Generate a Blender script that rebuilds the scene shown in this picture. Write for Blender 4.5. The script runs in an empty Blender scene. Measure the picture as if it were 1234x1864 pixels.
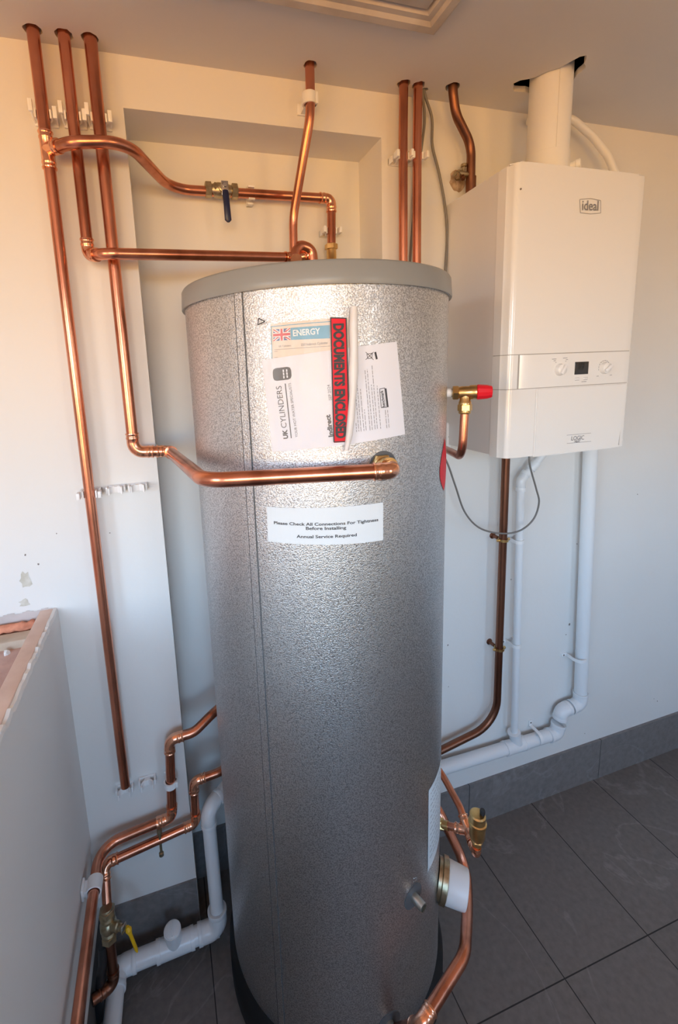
import bpy, bmesh, math, random
from mathutils import Vector, Matrix
random.seed(7)
R = math.radians
scene = bpy.context.scene
col = scene.collection

# ------------------------------------------------------------------ camera
FPX, PCX, PCY = 803.24, 527.46, 819.03
CAM = Vector((-.1784, -1.1548, 1.6653))
yaw, pitch, roll = R(-15.9808), R(-9.6553), R(-2.4718)
fwd = Vector((-math.sin(yaw)*math.cos(pitch), math.cos(yaw)*math.cos(pitch), math.sin(pitch)))
rt = Vector((math.cos(yaw), math.sin(yaw), 0)); up = rt.cross(fwd)
rt, up = math.cos(roll)*rt+math.sin(roll)*up, -math.sin(roll)*rt+math.cos(roll)*up
cd = bpy.data.cameras.new('camera'); cam = bpy.data.objects.new('camera', cd); col.objects.link(cam)
m = Matrix.Identity(4)
for i in range(3): m[i][0], m[i][1], m[i][2], m[i][3] = rt[i], up[i], -fwd[i], CAM[i]
cam.matrix_world = m
cd.sensor_fit = 'VERTICAL'; cd.sensor_height = 36; cd.sensor_width = 36*1234/1864
cd.lens = FPX*36/1864; cd.shift_x = (617-PCX)/1864; cd.shift_y = (PCY-932)/1864
cd.clip_start = .02
scene.camera = cam

# ------------------------------------------------------------------ light
scene.view_settings.view_transform = 'Standard'; scene.view_settings.look = 'None'
scene.view_settings.gamma = 1; scene.view_settings.use_curve_mapping = False
scene.view_settings.exposure = 0.14
SKY_STRENGTH = 9.5
world = bpy.data.worlds.new('evening_sky'); scene.world = world; world.use_nodes = True
nt = world.node_tree; nt.nodes.clear()
tc = nt.nodes.new('ShaderNodeTexCoord'); sp = nt.nodes.new('ShaderNodeSeparateXYZ')
mr = nt.nodes.new('ShaderNodeMapRange'); mr.inputs[1].default_value = -1; mr.inputs[2].default_value = 1
rp = nt.nodes.new('ShaderNodeValToRGB'); bg = nt.nodes.new('ShaderNodeBackground'); wo = nt.nodes.new('ShaderNodeOutputWorld')
nt.links.new(tc.outputs['Generated'], sp.inputs[0]); nt.links.new(sp.outputs[2], mr.inputs[0])
nt.links.new(mr.outputs[0], rp.inputs[0]); nt.links.new(rp.outputs[0], bg.inputs[0]); nt.links.new(bg.outputs[0], wo.inputs[0])
els = rp.color_ramp.elements
els[0].position = 0.0; els[0].color = (.38, .15, .04, 1)
els[1].position = 1.0; els[1].color = (.18, .34, .62, 1)
for p, c in ((.36, (.72, .31, .045)), (.44, (1.05, .51, .09)), (.485, (1.18, .86, .42)), (.52, (.98, 1.10, 1.18)), (.60, (.58, .96, 1.38)), (.68, (.34, .66, 1.05))):
    e = els.new(p); e.color = (*c, 1)
bg.inputs[1].default_value = SKY_STRENGTH

# room dimensions (metres)
XL = -.4706; RX0, RX1, RZ, RD = -.2004, .4395, 2.2695, .1387
H = 2.3752; SK = .176; ZH = 1.1167
WX0, WX1, WY = -1.7, 2.3, -3.0
WINDOWS = ((-1.55, .03, 1.05, 2.27), (1.2, 1.75, 1.05, 2.27))
SIDEWIN = (-2.1, -1.3, 1.15, 2.2)          # y from, y to, z from, z to, in the left wall
for (a, b, c, d) in WINDOWS:
    l = bpy.data.lights.new('window_portal', 'AREA'); l.shape = 'RECTANGLE'; l.size = b-a; l.size_y = d-c
    l.cycles.is_portal = True
    o = bpy.data.objects.new('window_portal', l); col.objects.link(o)
    o.location = ((a+b)/2, WY-.02, (c+d)/2); o.rotation_euler = (R(90), 0, 0)

(a, b, c, d) = SIDEWIN
l = bpy.data.lights.new('window_portal', 'AREA'); l.shape = 'RECTANGLE'; l.size = b-a; l.size_y = d-c; l.cycles.is_portal = True
o = bpy.data.objects.new('window_portal', l); col.objects.link(o); o.location = (WX0-.02, (a+b)/2, (c+d)/2); o.rotation_euler = (R(90), 0, R(-90))

# ------------------------------------------------------------------ helpers
def ray(u, v): return rt*((u-PCX)/FPX)-up*((v-PCY)/FPX)+fwd
CX, CY, CR = .1787, -.1634, .29            # hot water cylinder
def AT(u, v, **k):
    d = ray(u, v); (a, val), = k.items()
    if a == 'w': return CAM+d*val
    if a == 'r':
        ox, oy = CAM.x-CX, CAM.y-CY; A = d.x*d.x+d.y*d.y; B = 2*(ox*d.x+oy*d.y); c = ox*ox+oy*oy-val*val
        return CAM+d*((-B-math.sqrt(max(B*B-4*A*c, 0)))/2/A)
    i = 'xyz'.index(a); return CAM+d*((val-CAM[i])/d[i])
V = Vector

def tag(o, label=None, cat=None, group=None, kind=None):
    if label: o['label'] = label
    if cat: o['category'] = cat
    if group: o['group'] = group
    if kind: o['kind'] = kind
    return o
def thing(name, label, cat, loc=(0, 0, 0), group=None):
    o = bpy.data.objects.new(name, None); col.objects.link(o); o.location = loc; o.empty_display_size = .05
    tag(o, label, cat, group); return o
def obj(name, bm, mat, parent=None, smooth=True, angle=35, label=None):
    me = bpy.data.meshes.new(name)
    bmesh.ops.recalc_face_normals(bm, faces=bm.faces)
    bm.to_mesh(me); bm.free()
    o = bpy.data.objects.new(name, me); col.objects.link(o)
    mats = mat if isinstance(mat, (list, tuple)) else [mat]
    for q in mats: me.materials.append(q)
    if smooth:
        me.polygons.foreach_set('use_smooth', [True]*len(me.polygons)); me.set_sharp_from_angle(angle=R(angle))
    if parent is not None:
        o.parent = parent
        inv = Matrix.Identity(4); p = parent
        chain = []
        while p is not None: chain.append(p); p = p.parent
        w = Matrix.Identity(4)
        for q in reversed(chain): w = w @ q.matrix_parent_inverse @ q.matrix_basis
        o.matrix_parent_inverse = w.inverted()
    if label: o['label'] = label
    return o
def struct(name, bm, mat, parent=None, smooth=False):
    o = obj(name, bm, mat, parent, smooth); o['kind'] = 'structure'; return o

def box(bm, a, b, bev=0, mi=0):
    a, b = V(a), V(b); c = (a+b)/2; s = b-a
    r = bmesh.ops.create_cube(bm, size=1, matrix=Matrix.Translation(c) @ Matrix.Diagonal((abs(s.x), abs(s.y), abs(s.z), 1)))
    fs = list({f for v in r['verts'] for f in v.link_faces})
    for f in fs: f.material_index = mi
    if bev:
        es = list({e for f in fs for e in f.edges})
        bmesh.ops.bevel(bm, geom=es, offset=bev, segments=3, profile=.5, affect='EDGES', clamp_overlap=True)
def obox(bm, c, ax, ay, az, s, bev=0):
    """box centred on c with axes and sizes s"""
    M = Matrix.Identity(4)
    for i in range(3):
        M[i][0], M[i][1], M[i][2], M[i][3] = ax[i]*s[0], ay[i]*s[1], az[i]*s[2], c[i]
    r = bmesh.ops.create_cube(bm, size=1, matrix=M)
    if bev:
        es = list({e for v in r['verts'] for e in v.link_edges})
        bmesh.ops.bevel(bm, geom=es, offset=bev, segments=2, profile=.5, affect='EDGES', clamp_overlap=True)
def frame(d):
    d = V(d).normalized(); a = V((0, 0, 1)) if abs(d.z) < .9 else V((1, 0, 0))
    x = d.cross(a).normalized(); return x, d.cross(x).normalized(), d
def fillet(pts, n=10):
    """pts: list of (point, bend radius) -> polyline with arcs"""
    P = [(V(p), r) for p, r in pts]; out = [P[0][0]]
    for i in range(1, len(P)-1):
        p, r = P[i]
        if r <= 0: out.append(p); continue
        a = (P[i-1][0]-p); b = (P[i+1][0]-p); la, lb = a.length, b.length; a.normalize(); b.normalize()
        ang = a.angle(b)
        if ang > math.pi-.02: out.append(p); continue
        t = min(r/math.tan(ang/2), la*.49, lb*.49); rr = t*math.tan(ang/2)
        c = p+(a+b).normalized()*(rr/math.sin(ang/2))
        s, e = p+a*t-c, p+b*t-c; sw = s.angle(e); ax = s.cross(e).normalized()
        for k in range(n+1): out.append(c+Matrix.Rotation(sw*k/n, 3, ax) @ s)
    out.append(P[-1][0])
    q = [out[0]]
    for p in out[1:]:
        if (p-q[-1]).length > 1e-5: q.append(p)
    return q
def sweep(bm, pts, rad, n=24, cap=True, mi=0, start=None):
    pts = [V(p) for p in pts]; N = len(pts)
    rads = rad if isinstance(rad, (list, tuple)) else [rad]*N
    tans = []
    for i in range(N):
        t = V((0, 0, 0))
        if i > 0: t += (pts[i]-pts[i-1]).normalized()
        if i < N-1: t += (pts[i+1]-pts[i]).normalized()
        tans.append(t.normalized())
    x, y, _ = frame(tans[0])
    if start is not None:
        x = (V(start)-tans[0]*V(start).dot(tans[0])).normalized()
    rings = []
    for i in range(N):
        t = tans[i]
        if i: x = (x-t*x.dot(t)).normalized()
        y = t.cross(x)
        rings.append([bm.verts.new(pts[i]+(x*math.cos(2*math.pi*k/n)+y*math.sin(2*math.pi*k/n))*rads[i]) for k in range(n)])
    for i in range(N-1):
        for k in range(n):
            f = bm.faces.new((rings[i][k], rings[i][(k+1) % n], rings[i+1][(k+1) % n], rings[i+1][k])); f.material_index = mi
    if cap:
        for rg in (rings[0], rings[-1]):
            f = bm.faces.new(rg); f.material_index = mi
def lathe(bm, o, d, prof, n=32, mi=0, hexa=False):
    """profile [(distance along d, radius)]"""
    o, d = V(o), V(d).normalized()
    x, y, _ = frame(d); nn = 6 if hexa else n
    rings = [[bm.verts.new(o+d*t+(x*math.cos(2*math.pi*k/nn)+y*math.sin(2*math.pi*k/nn))*max(r, 1e-5)) for k in range(nn)] for t, r in prof]
    for i in range(len(rings)-1):
        for k in range(nn):
            f = bm.faces.new((rings[i][k], rings[i][(k+1) % nn], rings[i+1][(k+1) % nn], rings[i+1][k])); f.material_index = mi
    for rg in (rings[0], rings[-1]):
        f = bm.faces.new(rg); f.material_index = mi
def hexnut(bm, o, d, t0, t1, r):
    c = min(.0015, (t1-t0)/4)
    lathe(bm, o, d, [(t0, r*.88), (t0+c, r), (t1-c, r), (t1, r*.88)], hexa=True)
def sphere(bm, c, r, sc=(1, 1, 1), seg=16):
    bmesh.ops.create_uvsphere(bm, u_segments=seg, v_segments=seg//2+2, radius=r, matrix=Matrix.Translation(c) @ Matrix.Diagonal((*sc, 1)))
def quad(bm, a, b, c, d, mi=0):
    f = bm.faces.new([bm.verts.new(V(p)) for p in (a, b, c, d)]); f.material_index = mi; return f
def poly(bm, ps, mi=0):
    f = bm.faces.new([bm.verts.new(V(p)) for p in ps]); f.material_index = mi; return f

# ------------------------------------------------------------------ materials
def mat(name, c, rough=.5, metal=0, noise=None, bump=None, spec=.5, coat=0, c2=None, alpha=None, trans=0):
    """noise=(scale, amount, stretch z) mixes c->c2; bump=(scale, strength, distance, detail)"""
    ma = bpy.data.materials.new(name); ma.use_nodes = True; t = ma.node_tree; b = t.nodes['Principled BSDF']
    b.inputs['Base Color'].default_value = (*c, 1); b.inputs['Roughness'].default_value = rough; b.inputs['Metallic'].default_value = metal
    b.inputs['Specular IOR Level'].default_value = spec; b.inputs['Coat Weight'].default_value = coat
    b.inputs['Transmission Weight'].default_value = trans
    co = t.nodes.new('ShaderNodeTexCoord')
    if alpha is not None: b.inputs['Alpha'].default_value = alpha
    if noise:
        mp = t.nodes.new('ShaderNodeMapping'); mp.inputs['Scale'].default_value = (1, 1, noise[2] if len(noise) > 2 else 1)
        n = t.nodes.new('ShaderNodeTexNoise'); n.inputs['Scale'].default_value = noise[0]; n.inputs['Detail'].default_value = 6
        r = t.nodes.new('ShaderNodeValToRGB'); r.color_ramp.elements[0].position = .42; r.color_ramp.elements[1].position = .68
        mx = t.nodes.new('ShaderNodeMix'); mx.data_type = 'RGBA'
        ml = t.nodes.new('ShaderNodeMath'); ml.operation = 'MULTIPLY'; ml.inputs[1].default_value = noise[1]
        t.links.new(co.outputs['Object'], mp.inputs[0]); t.links.new(mp.outputs[0], n.inputs['Vector']); t.links.new(n.outputs[0], r.inputs[0])
        t.links.new(r.outputs[0], ml.inputs[0]); t.links.new(ml.outputs[0], mx.inputs[0])
        mx.inputs[6].default_value = (*c, 1); mx.inputs[7].default_value = (*(c2 or [q*.6 for q in c]), 1)
        t.links.new(mx.outputs[2], b.inputs['Base Color'])
    if bump:
        n = t.nodes.new('ShaderNodeTexNoise'); n.inputs['Scale'].default_value = bump[0]; n.inputs['Detail'].default_value = bump[3] if len(bump) > 3 else 3
        bp = t.nodes.new('ShaderNodeBump'); bp.inputs['Strength'].default_value = bump[1]; bp.inputs['Distance'].default_value = bump[2]
        t.links.new(co.outputs['Object'], n.inputs['Vector']); t.links.new(n.outputs[0], bp.inputs['Height']); t.links.new(bp.outputs[0], b.inputs['Normal'])
    return ma
M = {}
M['wall'] = mat('painted_plaster', (.80, .79, .77), .75, noise=(2.2, .35), c2=(.73, .72, .70), bump=(45, .12, .004, 5))
M['ceiling'] = mat('ceiling_plaster', (.72, .70, .68), .8, noise=(1.5, .4), c2=(.66, .63, .61), bump=(30, .12, .004, 5))
M['copper'] = mat('copper', (.72, .30, .19), .26, 1, noise=(14, .8, .35), c2=(.30, .10, .055), bump=(60, .05, .002, 3))
M['copper_dark'] = mat('tarnished_copper', (.27, .12, .075), .38, 1, noise=(16, .7, .3), c2=(.13, .055, .035), bump=(60, .06, .002, 3))
M['copper_fit'] = mat('bright_copper_fitting', (.93, .47, .30), .2, 1, noise=(60, .4), c2=(.62, .26, .15), bump=(120, .12, .001, 3))
M['brass'] = mat('brass', (.72, .48, .20), .28, 1, noise=(60, .5), c2=(.42, .27, .11), bump=(200, .1, .001))
M['brass_old'] = mat('dull_nickel_brass', (.50, .42, .28), .36, 1, noise=(70, .6), c2=(.26, .20, .12), bump=(120, .2, .001))
M['chrome'] = mat('chrome', (.75, .74, .72), .15, 1)
M['steel'] = mat('plated_steel', (.66, .67, .62), .3, 1)
M['white_plastic'] = mat('white_plastic', (.86, .86, .86), .38)
M['upvc'] = mat('white_waste_pipe_plastic', (.80, .82, .84), .28, bump=(6, .05, .01))
M['clip'] = mat('white_clip_plastic', (.88, .88, .88), .42)
M['boiler'] = mat('white_enamel', (.86, .85, .83), .16, coat=.3)
M['boiler_side'] = mat('white_sheet_steel', (.80, .79, .78), .28)
M['gap'] = mat('dark_joint', (.10, .095, .09), .8)
M['joint'] = mat('grey_panel_joint', (.42, .40, .37), .7)
M['lid'] = mat('grey_moulded_plastic', (.27, .28, .275), .34, bump=(8, .05, .01))
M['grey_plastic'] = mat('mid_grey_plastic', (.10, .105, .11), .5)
M['cable'] = mat('grey_cable', (.20, .19, .18), .45)
M['black'] = mat('black_foam', (.006, .006, .007), .7)
M['rubber'] = mat('black_rubber', (.02, .02, .022), .4)
M['blue'] = mat('navy_lever_grip', (.012, .018, .07), .32)
M['yellow'] = mat('yellow_lever_grip', (.85, .50, .01), .4)
M['red'] = mat('red_valve_cap', (.70, .008, .02), .34)
M['paper'] = mat('white_paper', (.78, .80, .87), .6)
M['sticker'] = mat('white_sticker', (.74, .79, .82), .5)
M['ink'] = mat('dark_ink', (.035, .035, .04), .6)
M['ink_grey'] = mat('grey_ink', (.22, .22, .24), .6)
M['card_cream'] = mat('cream_card', (.80, .70, .60), .6)
M['print_blue'] = mat('light_blue_print', (.10, .38, .58), .5)
M['flag_blue'] = mat('flag_blue', (.02, .07, .28), .5)
M['flag_red'] = mat('flag_red', (.62, .03, .05), .5)
M['print_white'] = mat('white_print', (.9, .9, .9), .5)
M['tape_red'] = mat('red_print_strip', (.72, .008, .025), .45, spec=.25)
M['film_white'] = mat('milky_folded_film', (.85, .84, .83), .3, alpha=.8)
M['display'] = mat('display_glass', (.03, .03, .032), .12)
M['segment'] = mat('display_segment', (.008, .008, .008), .4)
M['wood'] = mat('raw_timber', (.84, .66, .57), .75, noise=(9, .8, .2), c2=(.66, .48, .40), bump=(40, .3, .004, 6))
M['wood_old'] = mat('dusty_joist_timber', (.66, .54, .43), .85, noise=(10, .8), c2=(.48, .38, .28), bump=(40, .3, .004, 6))
M['dust'] = mat('dusty_board', (.62, .42, .37), .9, noise=(12, .8), c2=(.42, .27, .23), bump=(30, .5, .006, 6))
M['board'] = mat('bare_plasterboard', (.62, .56, .54), .85, noise=(12, .5), c2=(.45, .40, .38), bump=(30, .3, .004, 5))
M['foam'] = mat('pink_insulation', (.80, .33, .20), .85, noise=(40, .8), c2=(.5, .16, .09), bump=(50, .8, .008, 6))
M['loft'] = mat('dark_loft_board', (.10, .055, .035), .9)
M['hatch'] = mat('painted_timber_trim', (.62, .56, .50), .6, noise=(9, .7), c2=(.40, .33, .27), bump=(30, .2, .003, 5))
M['mortar'] = mat('rough_plaster', (.55, .42, .32), .9, noise=(50, .9), c2=(.30, .19, .11), bump=(60, .9, .008, 6))
M['stain'] = mat('wall_stain', (.56, .53, .45), .8, noise=(60, .9), c2=(.70, .68, .62))
M['mark'] = mat('wall_chip', (.22, .19, .17), .9)
M['glass'] = mat('window_glass', (1, 1, 1), .0, trans=1)

# galvanised embossed jacket
def metal_jacket():
    ma = bpy.data.materials.new('embossed_galvanised_steel'); ma.use_nodes = True; t = ma.node_tree; b = t.nodes['Principled BSDF']
    b.inputs['Metallic'].default_value = 1; b.inputs['Roughness'].default_value = .36; b.inputs['Base Color'].default_value = (.66, .67, .69, 1)
    co = t.nodes.new('ShaderNodeTexCoord')
    v = t.nodes.new('ShaderNodeTexNoise'); v.inputs['Scale'].default_value = 400; v.inputs['Detail'].default_value = 2; v.inputs['Distortion'].default_value = .6
    r = t.nodes.new('ShaderNodeValToRGB'); r.color_ramp.elements[0].position = .40; r.color_ramp.elements[1].position = .58
    bp = t.nodes.new('ShaderNodeBump'); bp.inputs['Strength'].default_value = .34; bp.inputs['Distance'].default_value = .0008
    mx = t.nodes.new('ShaderNodeMix'); mx.data_type = 'RGBA'; mx.inputs[6].default_value = (.42, .43, .445, 1); mx.inputs[7].default_value = (.78, .79, .80, 1)
    t.links.new(co.outputs['Object'], v.inputs['Vector']); t.links.new(v.outputs[0], r.inputs[0]); t.links.new(r.outputs[0], bp.inputs['Height'])
    t.links.new(r.outputs[0], mx.inputs[0]); t.links.new(mx.outputs[2], b.inputs['Base Color']); t.links.new(bp.outputs[0], b.inputs['Normal'])
    return ma
M['jacket'] = metal_jacket()

def tile_mat(name, ax, bw, bh, ox, oy, col1, mortar, mort=.0016):
    ma = bpy.data.materials.new(name); ma.use_nodes = True; t = ma.node_tree; b = t.nodes['Principled BSDF']
    co = t.nodes.new('ShaderNodeTexCoord'); s = t.nodes.new('ShaderNodeSeparateXYZ'); c = t.nodes.new('ShaderNodeCombineXYZ')
    t.links.new(co.outputs['Object'], s.inputs[0])
    t.links.new(s.outputs[ax[0]], c.inputs[0]); t.links.new(s.outputs[ax[1]], c.inputs[1])
    mp = t.nodes.new('ShaderNodeMapping'); mp.inputs['Location'].default_value = (-ox, -oy, 0)
    t.links.new(c.outputs[0], mp.inputs[0])
    br = t.nodes.new('ShaderNodeTexBrick'); br.offset = 0; br.squash = 1
    br.inputs['Scale'].default_value = 1; br.inputs['Mortar Size'].default_value = mort; br.inputs['Mortar Smooth'].default_value = .1
    br.inputs['Brick Width'].default_value = bw; br.inputs['Row Height'].default_value = bh
    br.inputs['Color1'].default_value = (*col1, 1); br.inputs['Color2'].default_value = (*[q*.9 for q in col1], 1); br.inputs['Mortar'].default_value = (*mortar, 1)
    t.links.new(mp.outputs[0], br.inputs['Vector'])
    n = t.nodes.new('ShaderNodeTexNoise'); n.inputs['Scale'].default_value = 2.2; n.inputs['Detail'].default_value = 8; n.inputs['Distortion'].default_value = 1.4
    t.links.new(co.outputs['Object'], n.inputs['Vector'])
    # thin pale veins where the noise crosses its middle
    sb = t.nodes.new('ShaderNodeMath'); sb.operation = 'SUBTRACT'; sb.inputs[1].default_value = .5; t.links.new(n.outputs[0], sb.inputs[0])
    ab = t.nodes.new('ShaderNodeMath'); ab.operation = 'ABSOLUTE'; t.links.new(sb.outputs[0], ab.inputs[0])
    vr = t.nodes.new('ShaderNodeMapRange'); vr.inputs[1].default_value = 0; vr.inputs[2].default_value = .012; vr.inputs[3].default_value = .5; vr.inputs[4].default_value = 0
    t.links.new(ab.outputs[0], vr.inputs[0])
    mx = t.nodes.new('ShaderNodeMix'); mx.data_type = 'RGBA'; mx.blend_type = 'ADD'; mx.inputs[7].default_value = (.12, .12, .125, 1)
    t.links.new(vr.outputs[0], mx.inputs[0]); t.links.new(br.outputs[0], mx.inputs[6])
    n2 = t.nodes.new('ShaderNodeTexNoise'); n2.inputs['Scale'].default_value = 60; n2.inputs['Detail'].default_value = 5; t.links.new(co.outputs['Object'], n2.inputs['Vector'])
    m2 = t.nodes.new('ShaderNodeMix'); m2.data_type = 'RGBA'; m2.blend_type = 'MULTIPLY'; m2.inputs[0].default_value = .5
    t.links.new(mx.outputs[2], m2.inputs[6]); t.links.new(n2.outputs[0], m2.inputs[7])
    t.links.new(m2.outputs[2], b.inputs['Base Color']); b.inputs['Roughness'].default_value = .5
    bp = t.nodes.new('ShaderNodeBump'); bp.inputs['Strength'].default_value = .15; bp.inputs['Distance'].default_value = .002
    t.links.new(n2.outputs[0], bp.inputs['Height']); t.links.new(bp.outputs[0], b.inputs['Normal'])
    return ma
M['floor'] = tile_mat('grey_floor_tile', (0, 1), .3085, .60, .4385, -.436, (.215, .192, .178), (.012, .011, .010))
M['skirt'] = tile_mat('grey_skirting_tile', (0, 2), .62, .5, .15, -.1, (.27, .25, .245), (.04, .04, .04))

# clear film: mostly see-through, a little glossy
def film():
    ma = bpy.data.materials.new('clear_film'); ma.use_nodes = True; t = ma.node_tree; b = t.nodes['Principled BSDF']
    b.inputs['Base Color'].default_value = (.9, .9, .9, 1); b.inputs['Roughness'].default_value = .12
    b.inputs['Alpha'].default_value = .16
    co = t.nodes.new('ShaderNodeTexCoord'); mp = t.nodes.new('ShaderNodeMapping'); mp.inputs['Scale'].default_value = (1, 1, .35)
    n = t.nodes.new('ShaderNodeTexNoise'); n.inputs['Scale'].default_value = 28; n.inputs['Detail'].default_value = 2
    bp = t.nodes.new('ShaderNodeBump'); bp.inputs['Strength'].default_value = .8; bp.inputs['Distance'].default_value = .008
    t.links.new(co.outputs['Object'], mp.inputs[0]); t.links.new(mp.outputs[0], n.inputs['Vector']); t.links.new(n.outputs[0], bp.inputs['Height']); t.links.new(bp.outputs[0], b.inputs['Normal'])
    return ma
M['film'] = film()

# ------------------------------------------------------------------ room
bm = bmesh.new(); box(bm, (WX0, WY-.2, -.08), (WX1, RD+.15, 0)); struct('floor', bm, M['floor'])
bm = bmesh.new()
box(bm, (WX0, 0, 0), (RX0, RD+.15, H)); box(bm, (RX1, 0, 0), (WX1, RD+.15, H))
box(bm, (RX0, 0, RZ), (RX1, RD+.15, H)); box(bm, (RX0, RD, 0), (RX1, RD+.15, RZ))
wall_back = struct('wall_back', bm, M['wall'])
def patch(bm, u0, v0, w, h, y=-.0006, n=14, jag=.35):
    c = AT(u0, v0, y=0); pts = []
    for k in range(n):
        a = 2*math.pi*k/n; r = 1+random.uniform(-jag, jag)
        pts.append(V((c.x+w*r*math.cos(a), y, c.z+h*r*math.sin(a))))
    poly(bm, pts)
bm = bmesh.new(); patch(bm, 46, 1056, .013, .024); patch(bm, 45, 1098, .011, .010); obj('wall_stain', bm, M['stain'], wall_back, False)
bm = bmesh.new()
for (u, v, s) in ((46, 1010, .0022), (70, 1027, .002), (103, 971, .0012), (1036, 1137, .004), (1030, 1155, .002), (1196, 1276, .0025), (1190, 1272, .0015), (815, 1174, .003), (816, 1250, .0016), (1050, 990, .002), (930, 1055, .002), (1160, 900, .0018), (200, 970, .0012), (1064, 1335, .0016)):
    patch(bm, u, v, s, s*1.2, jag=.4)
obj('wall_chip', bm, M['mark'], wall_back, False)
bm = bmesh.new(); (a, b, c, d) = SIDEWIN
box(bm, (WX0-.15, WY, 0), (WX0, a, H+.3)); box(bm, (WX0-.15, b, 0), (WX0, RD+.15, H+.3)); box(bm, (WX0-.15, a, 0), (WX0, b, c)); box(bm, (WX0-.15, a, d), (WX0, b, H+.3)); struct('wall_left', bm, M['wall'])
bm = bmesh.new(); t = .05; q0, q1 = WX0-.12, WX0-.07
box(bm, (q0, a, c), (q1, b, c+t)); box(bm, (q0, a, d-t), (q1, b, d)); box(bm, (q0, a, c+t), (q1, a+t, d-t)); box(bm, (q0, b-t, c+t), (q1, b, d-t)); struct('window_3', bm, M['white_plastic'])
bm = bmesh.new(); box(bm, (WX1, WY, 0), (WX1+.15, RD+.15, H+.3)); struct('wall_right', bm, M['wall'])
bm = bmesh.new()
xs = [WX0-.15] + [q for w in WINDOWS for q in w[:2]] + [WX1+.15]
for i in range(0, len(xs), 2): box(bm, (xs[i], WY-.2, 0), (xs[i+1], WY, H+.3))
for (a, b, c, d) in WINDOWS:
    box(bm, (a, WY-.2, 0), (b, WY, c)); box(bm, (a, WY-.2, d), (b, WY, H+.3))
struct('wall_front', bm, M['wall'])
for i, (a, b, c, d) in enumerate(WINDOWS):
    bm = bmesh.new(); t = .05; y0, y1 = WY-.13, WY-.07
    box(bm, (a, y0, c), (b, y1, c+t)); box(bm, (a, y0, d-t), (b, y1, d)); box(bm, (a, y0, c+t), (a+t, y1, d-t)); box(bm, (b-t, y0, c+t), (b, y1, d-t))
    mx = (a+b)/2; box(bm, (mx-.03, y0, c+t), (mx+.03, y1, d-t))
    struct('window_%d' % (i+1), bm, M['white_plastic'])

# ceiling with ragged pipe holes, dark loft above
hole_px = [((62, 62), .021), ((118, 67), .021), ((164, 70), .020), ((566, 121), .017), ((736, 155), .0185), ((762, 158), .0185), ((781, 175), .010), ((825, 160), .020)]
RISERS = {}
bm = bmesh.new(); box(bm, (WX0, WY, H), (WX1, RD+.15, H+.014))
ceil = struct('ceiling', bm, M['ceiling'])
bmc = bmesh.new()
def ragged(bmc, cx, cy, r, jag=.10, n=22, lobes=()):
    ring = []
    for k in range(n):
        a = 2*math.pi*k/n; q = r*(1+random.uniform(-jag, jag))
        for (la, lr, lw) in lobes:
            dd = math.atan2(math.sin(a-la), math.cos(a-la)); q += lr*math.exp(-(dd/lw)**2)
        ring.append((cx+q*math.cos(a), cy+q*math.sin(a)))
    lo = [bmc.verts.new((x, y, H-.03)) for x, y in ring]; hi = [bmc.verts.new((x, y, H+.05)) for x, y in ring]
    bmc.faces.new(lo); bmc.faces.new(hi)
    for k in range(n): bmc.faces.new((lo[k], lo[(k+1) % n], hi[(k+1) % n], hi[k]))
HOLE = [(-.36, -.035, .0175), (-.303, -.035, .0175), (-.2535, -.035, .017), (.226, -.059, .0155), (.480, -.044, .0165), (.520, -.046, .0165), (.5465, -.034, .009), (.611, -.061, .0185)]
for x, y, r in HOLE: ragged(bmc, x, y, r, .09, 18)
FLX, FLY, FLR = .853, -.131, .0515
def lobe(u, v, w_, extra=0):
    q = AT(u, v, z=H); return (math.atan2(q.y-FLY, q.x-FLX), max(.004, math.hypot(q.x-FLX, q.y-FLY)-FLR+extra), w_)
ragged(bmc, FLX, FLY, FLR+.003, .02, 48, lobes=(lobe(943, 162, .26, .008), lobe(946, 150, .2, .004), lobe(1059, 106, .26, .008), lobe(1058, 125, .24, .006)))
bmesh.ops.recalc_face_normals(bmc, faces=bmc.faces)
cm = bpy.data.meshes.new('cutter'); bmc.to_mesh(cm); bmc.free(); cut = bpy.data.objects.new('cutter', cm); col.objects.link(cut)
md = ceil.modifiers.new('b', 'BOOLEAN'); md.object = cut; md.operation = 'DIFFERENCE'; md.solver = 'EXACT'
bpy.context.view_layer.update()
dg = bpy.context.evaluated_depsgraph_get()
nm = bpy.data.meshes.new_from_object(ceil.evaluated_get(dg)); ceil.modifiers.clear(); ceil.data = nm
bpy.data.objects.remove(cut)
if not nm.materials: nm.materials.append(M['ceiling'])
bm = bmesh.new(); box(bm, (WX0-.15, WY-.2, H+.3), (WX1+.15, RD+.15, H+.34)); box(bm, (WX0-.15, RD+.15, H), (WX1+.15, RD+.2, H+.34)); struct('ceiling_loft', bm, M['loft'])

# skirting tiles
bm = bmesh.new(); box(bm, (RX1, -.009, 0), (WX1, 0, SK)); struct('baseboard_back_right', bm, M['skirt'])
bm = bmesh.new(); box(bm, (XL+.001, -.006, 0), (RX0-.0008, 0, SK)); struct('baseboard_back_left', bm, M['skirt'])
bm = bmesh.new(); box(bm, (RX0, RD-.009, 0), (RX1, RD, SK)); struct('baseboard_recess', bm, M['skirt'])

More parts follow.
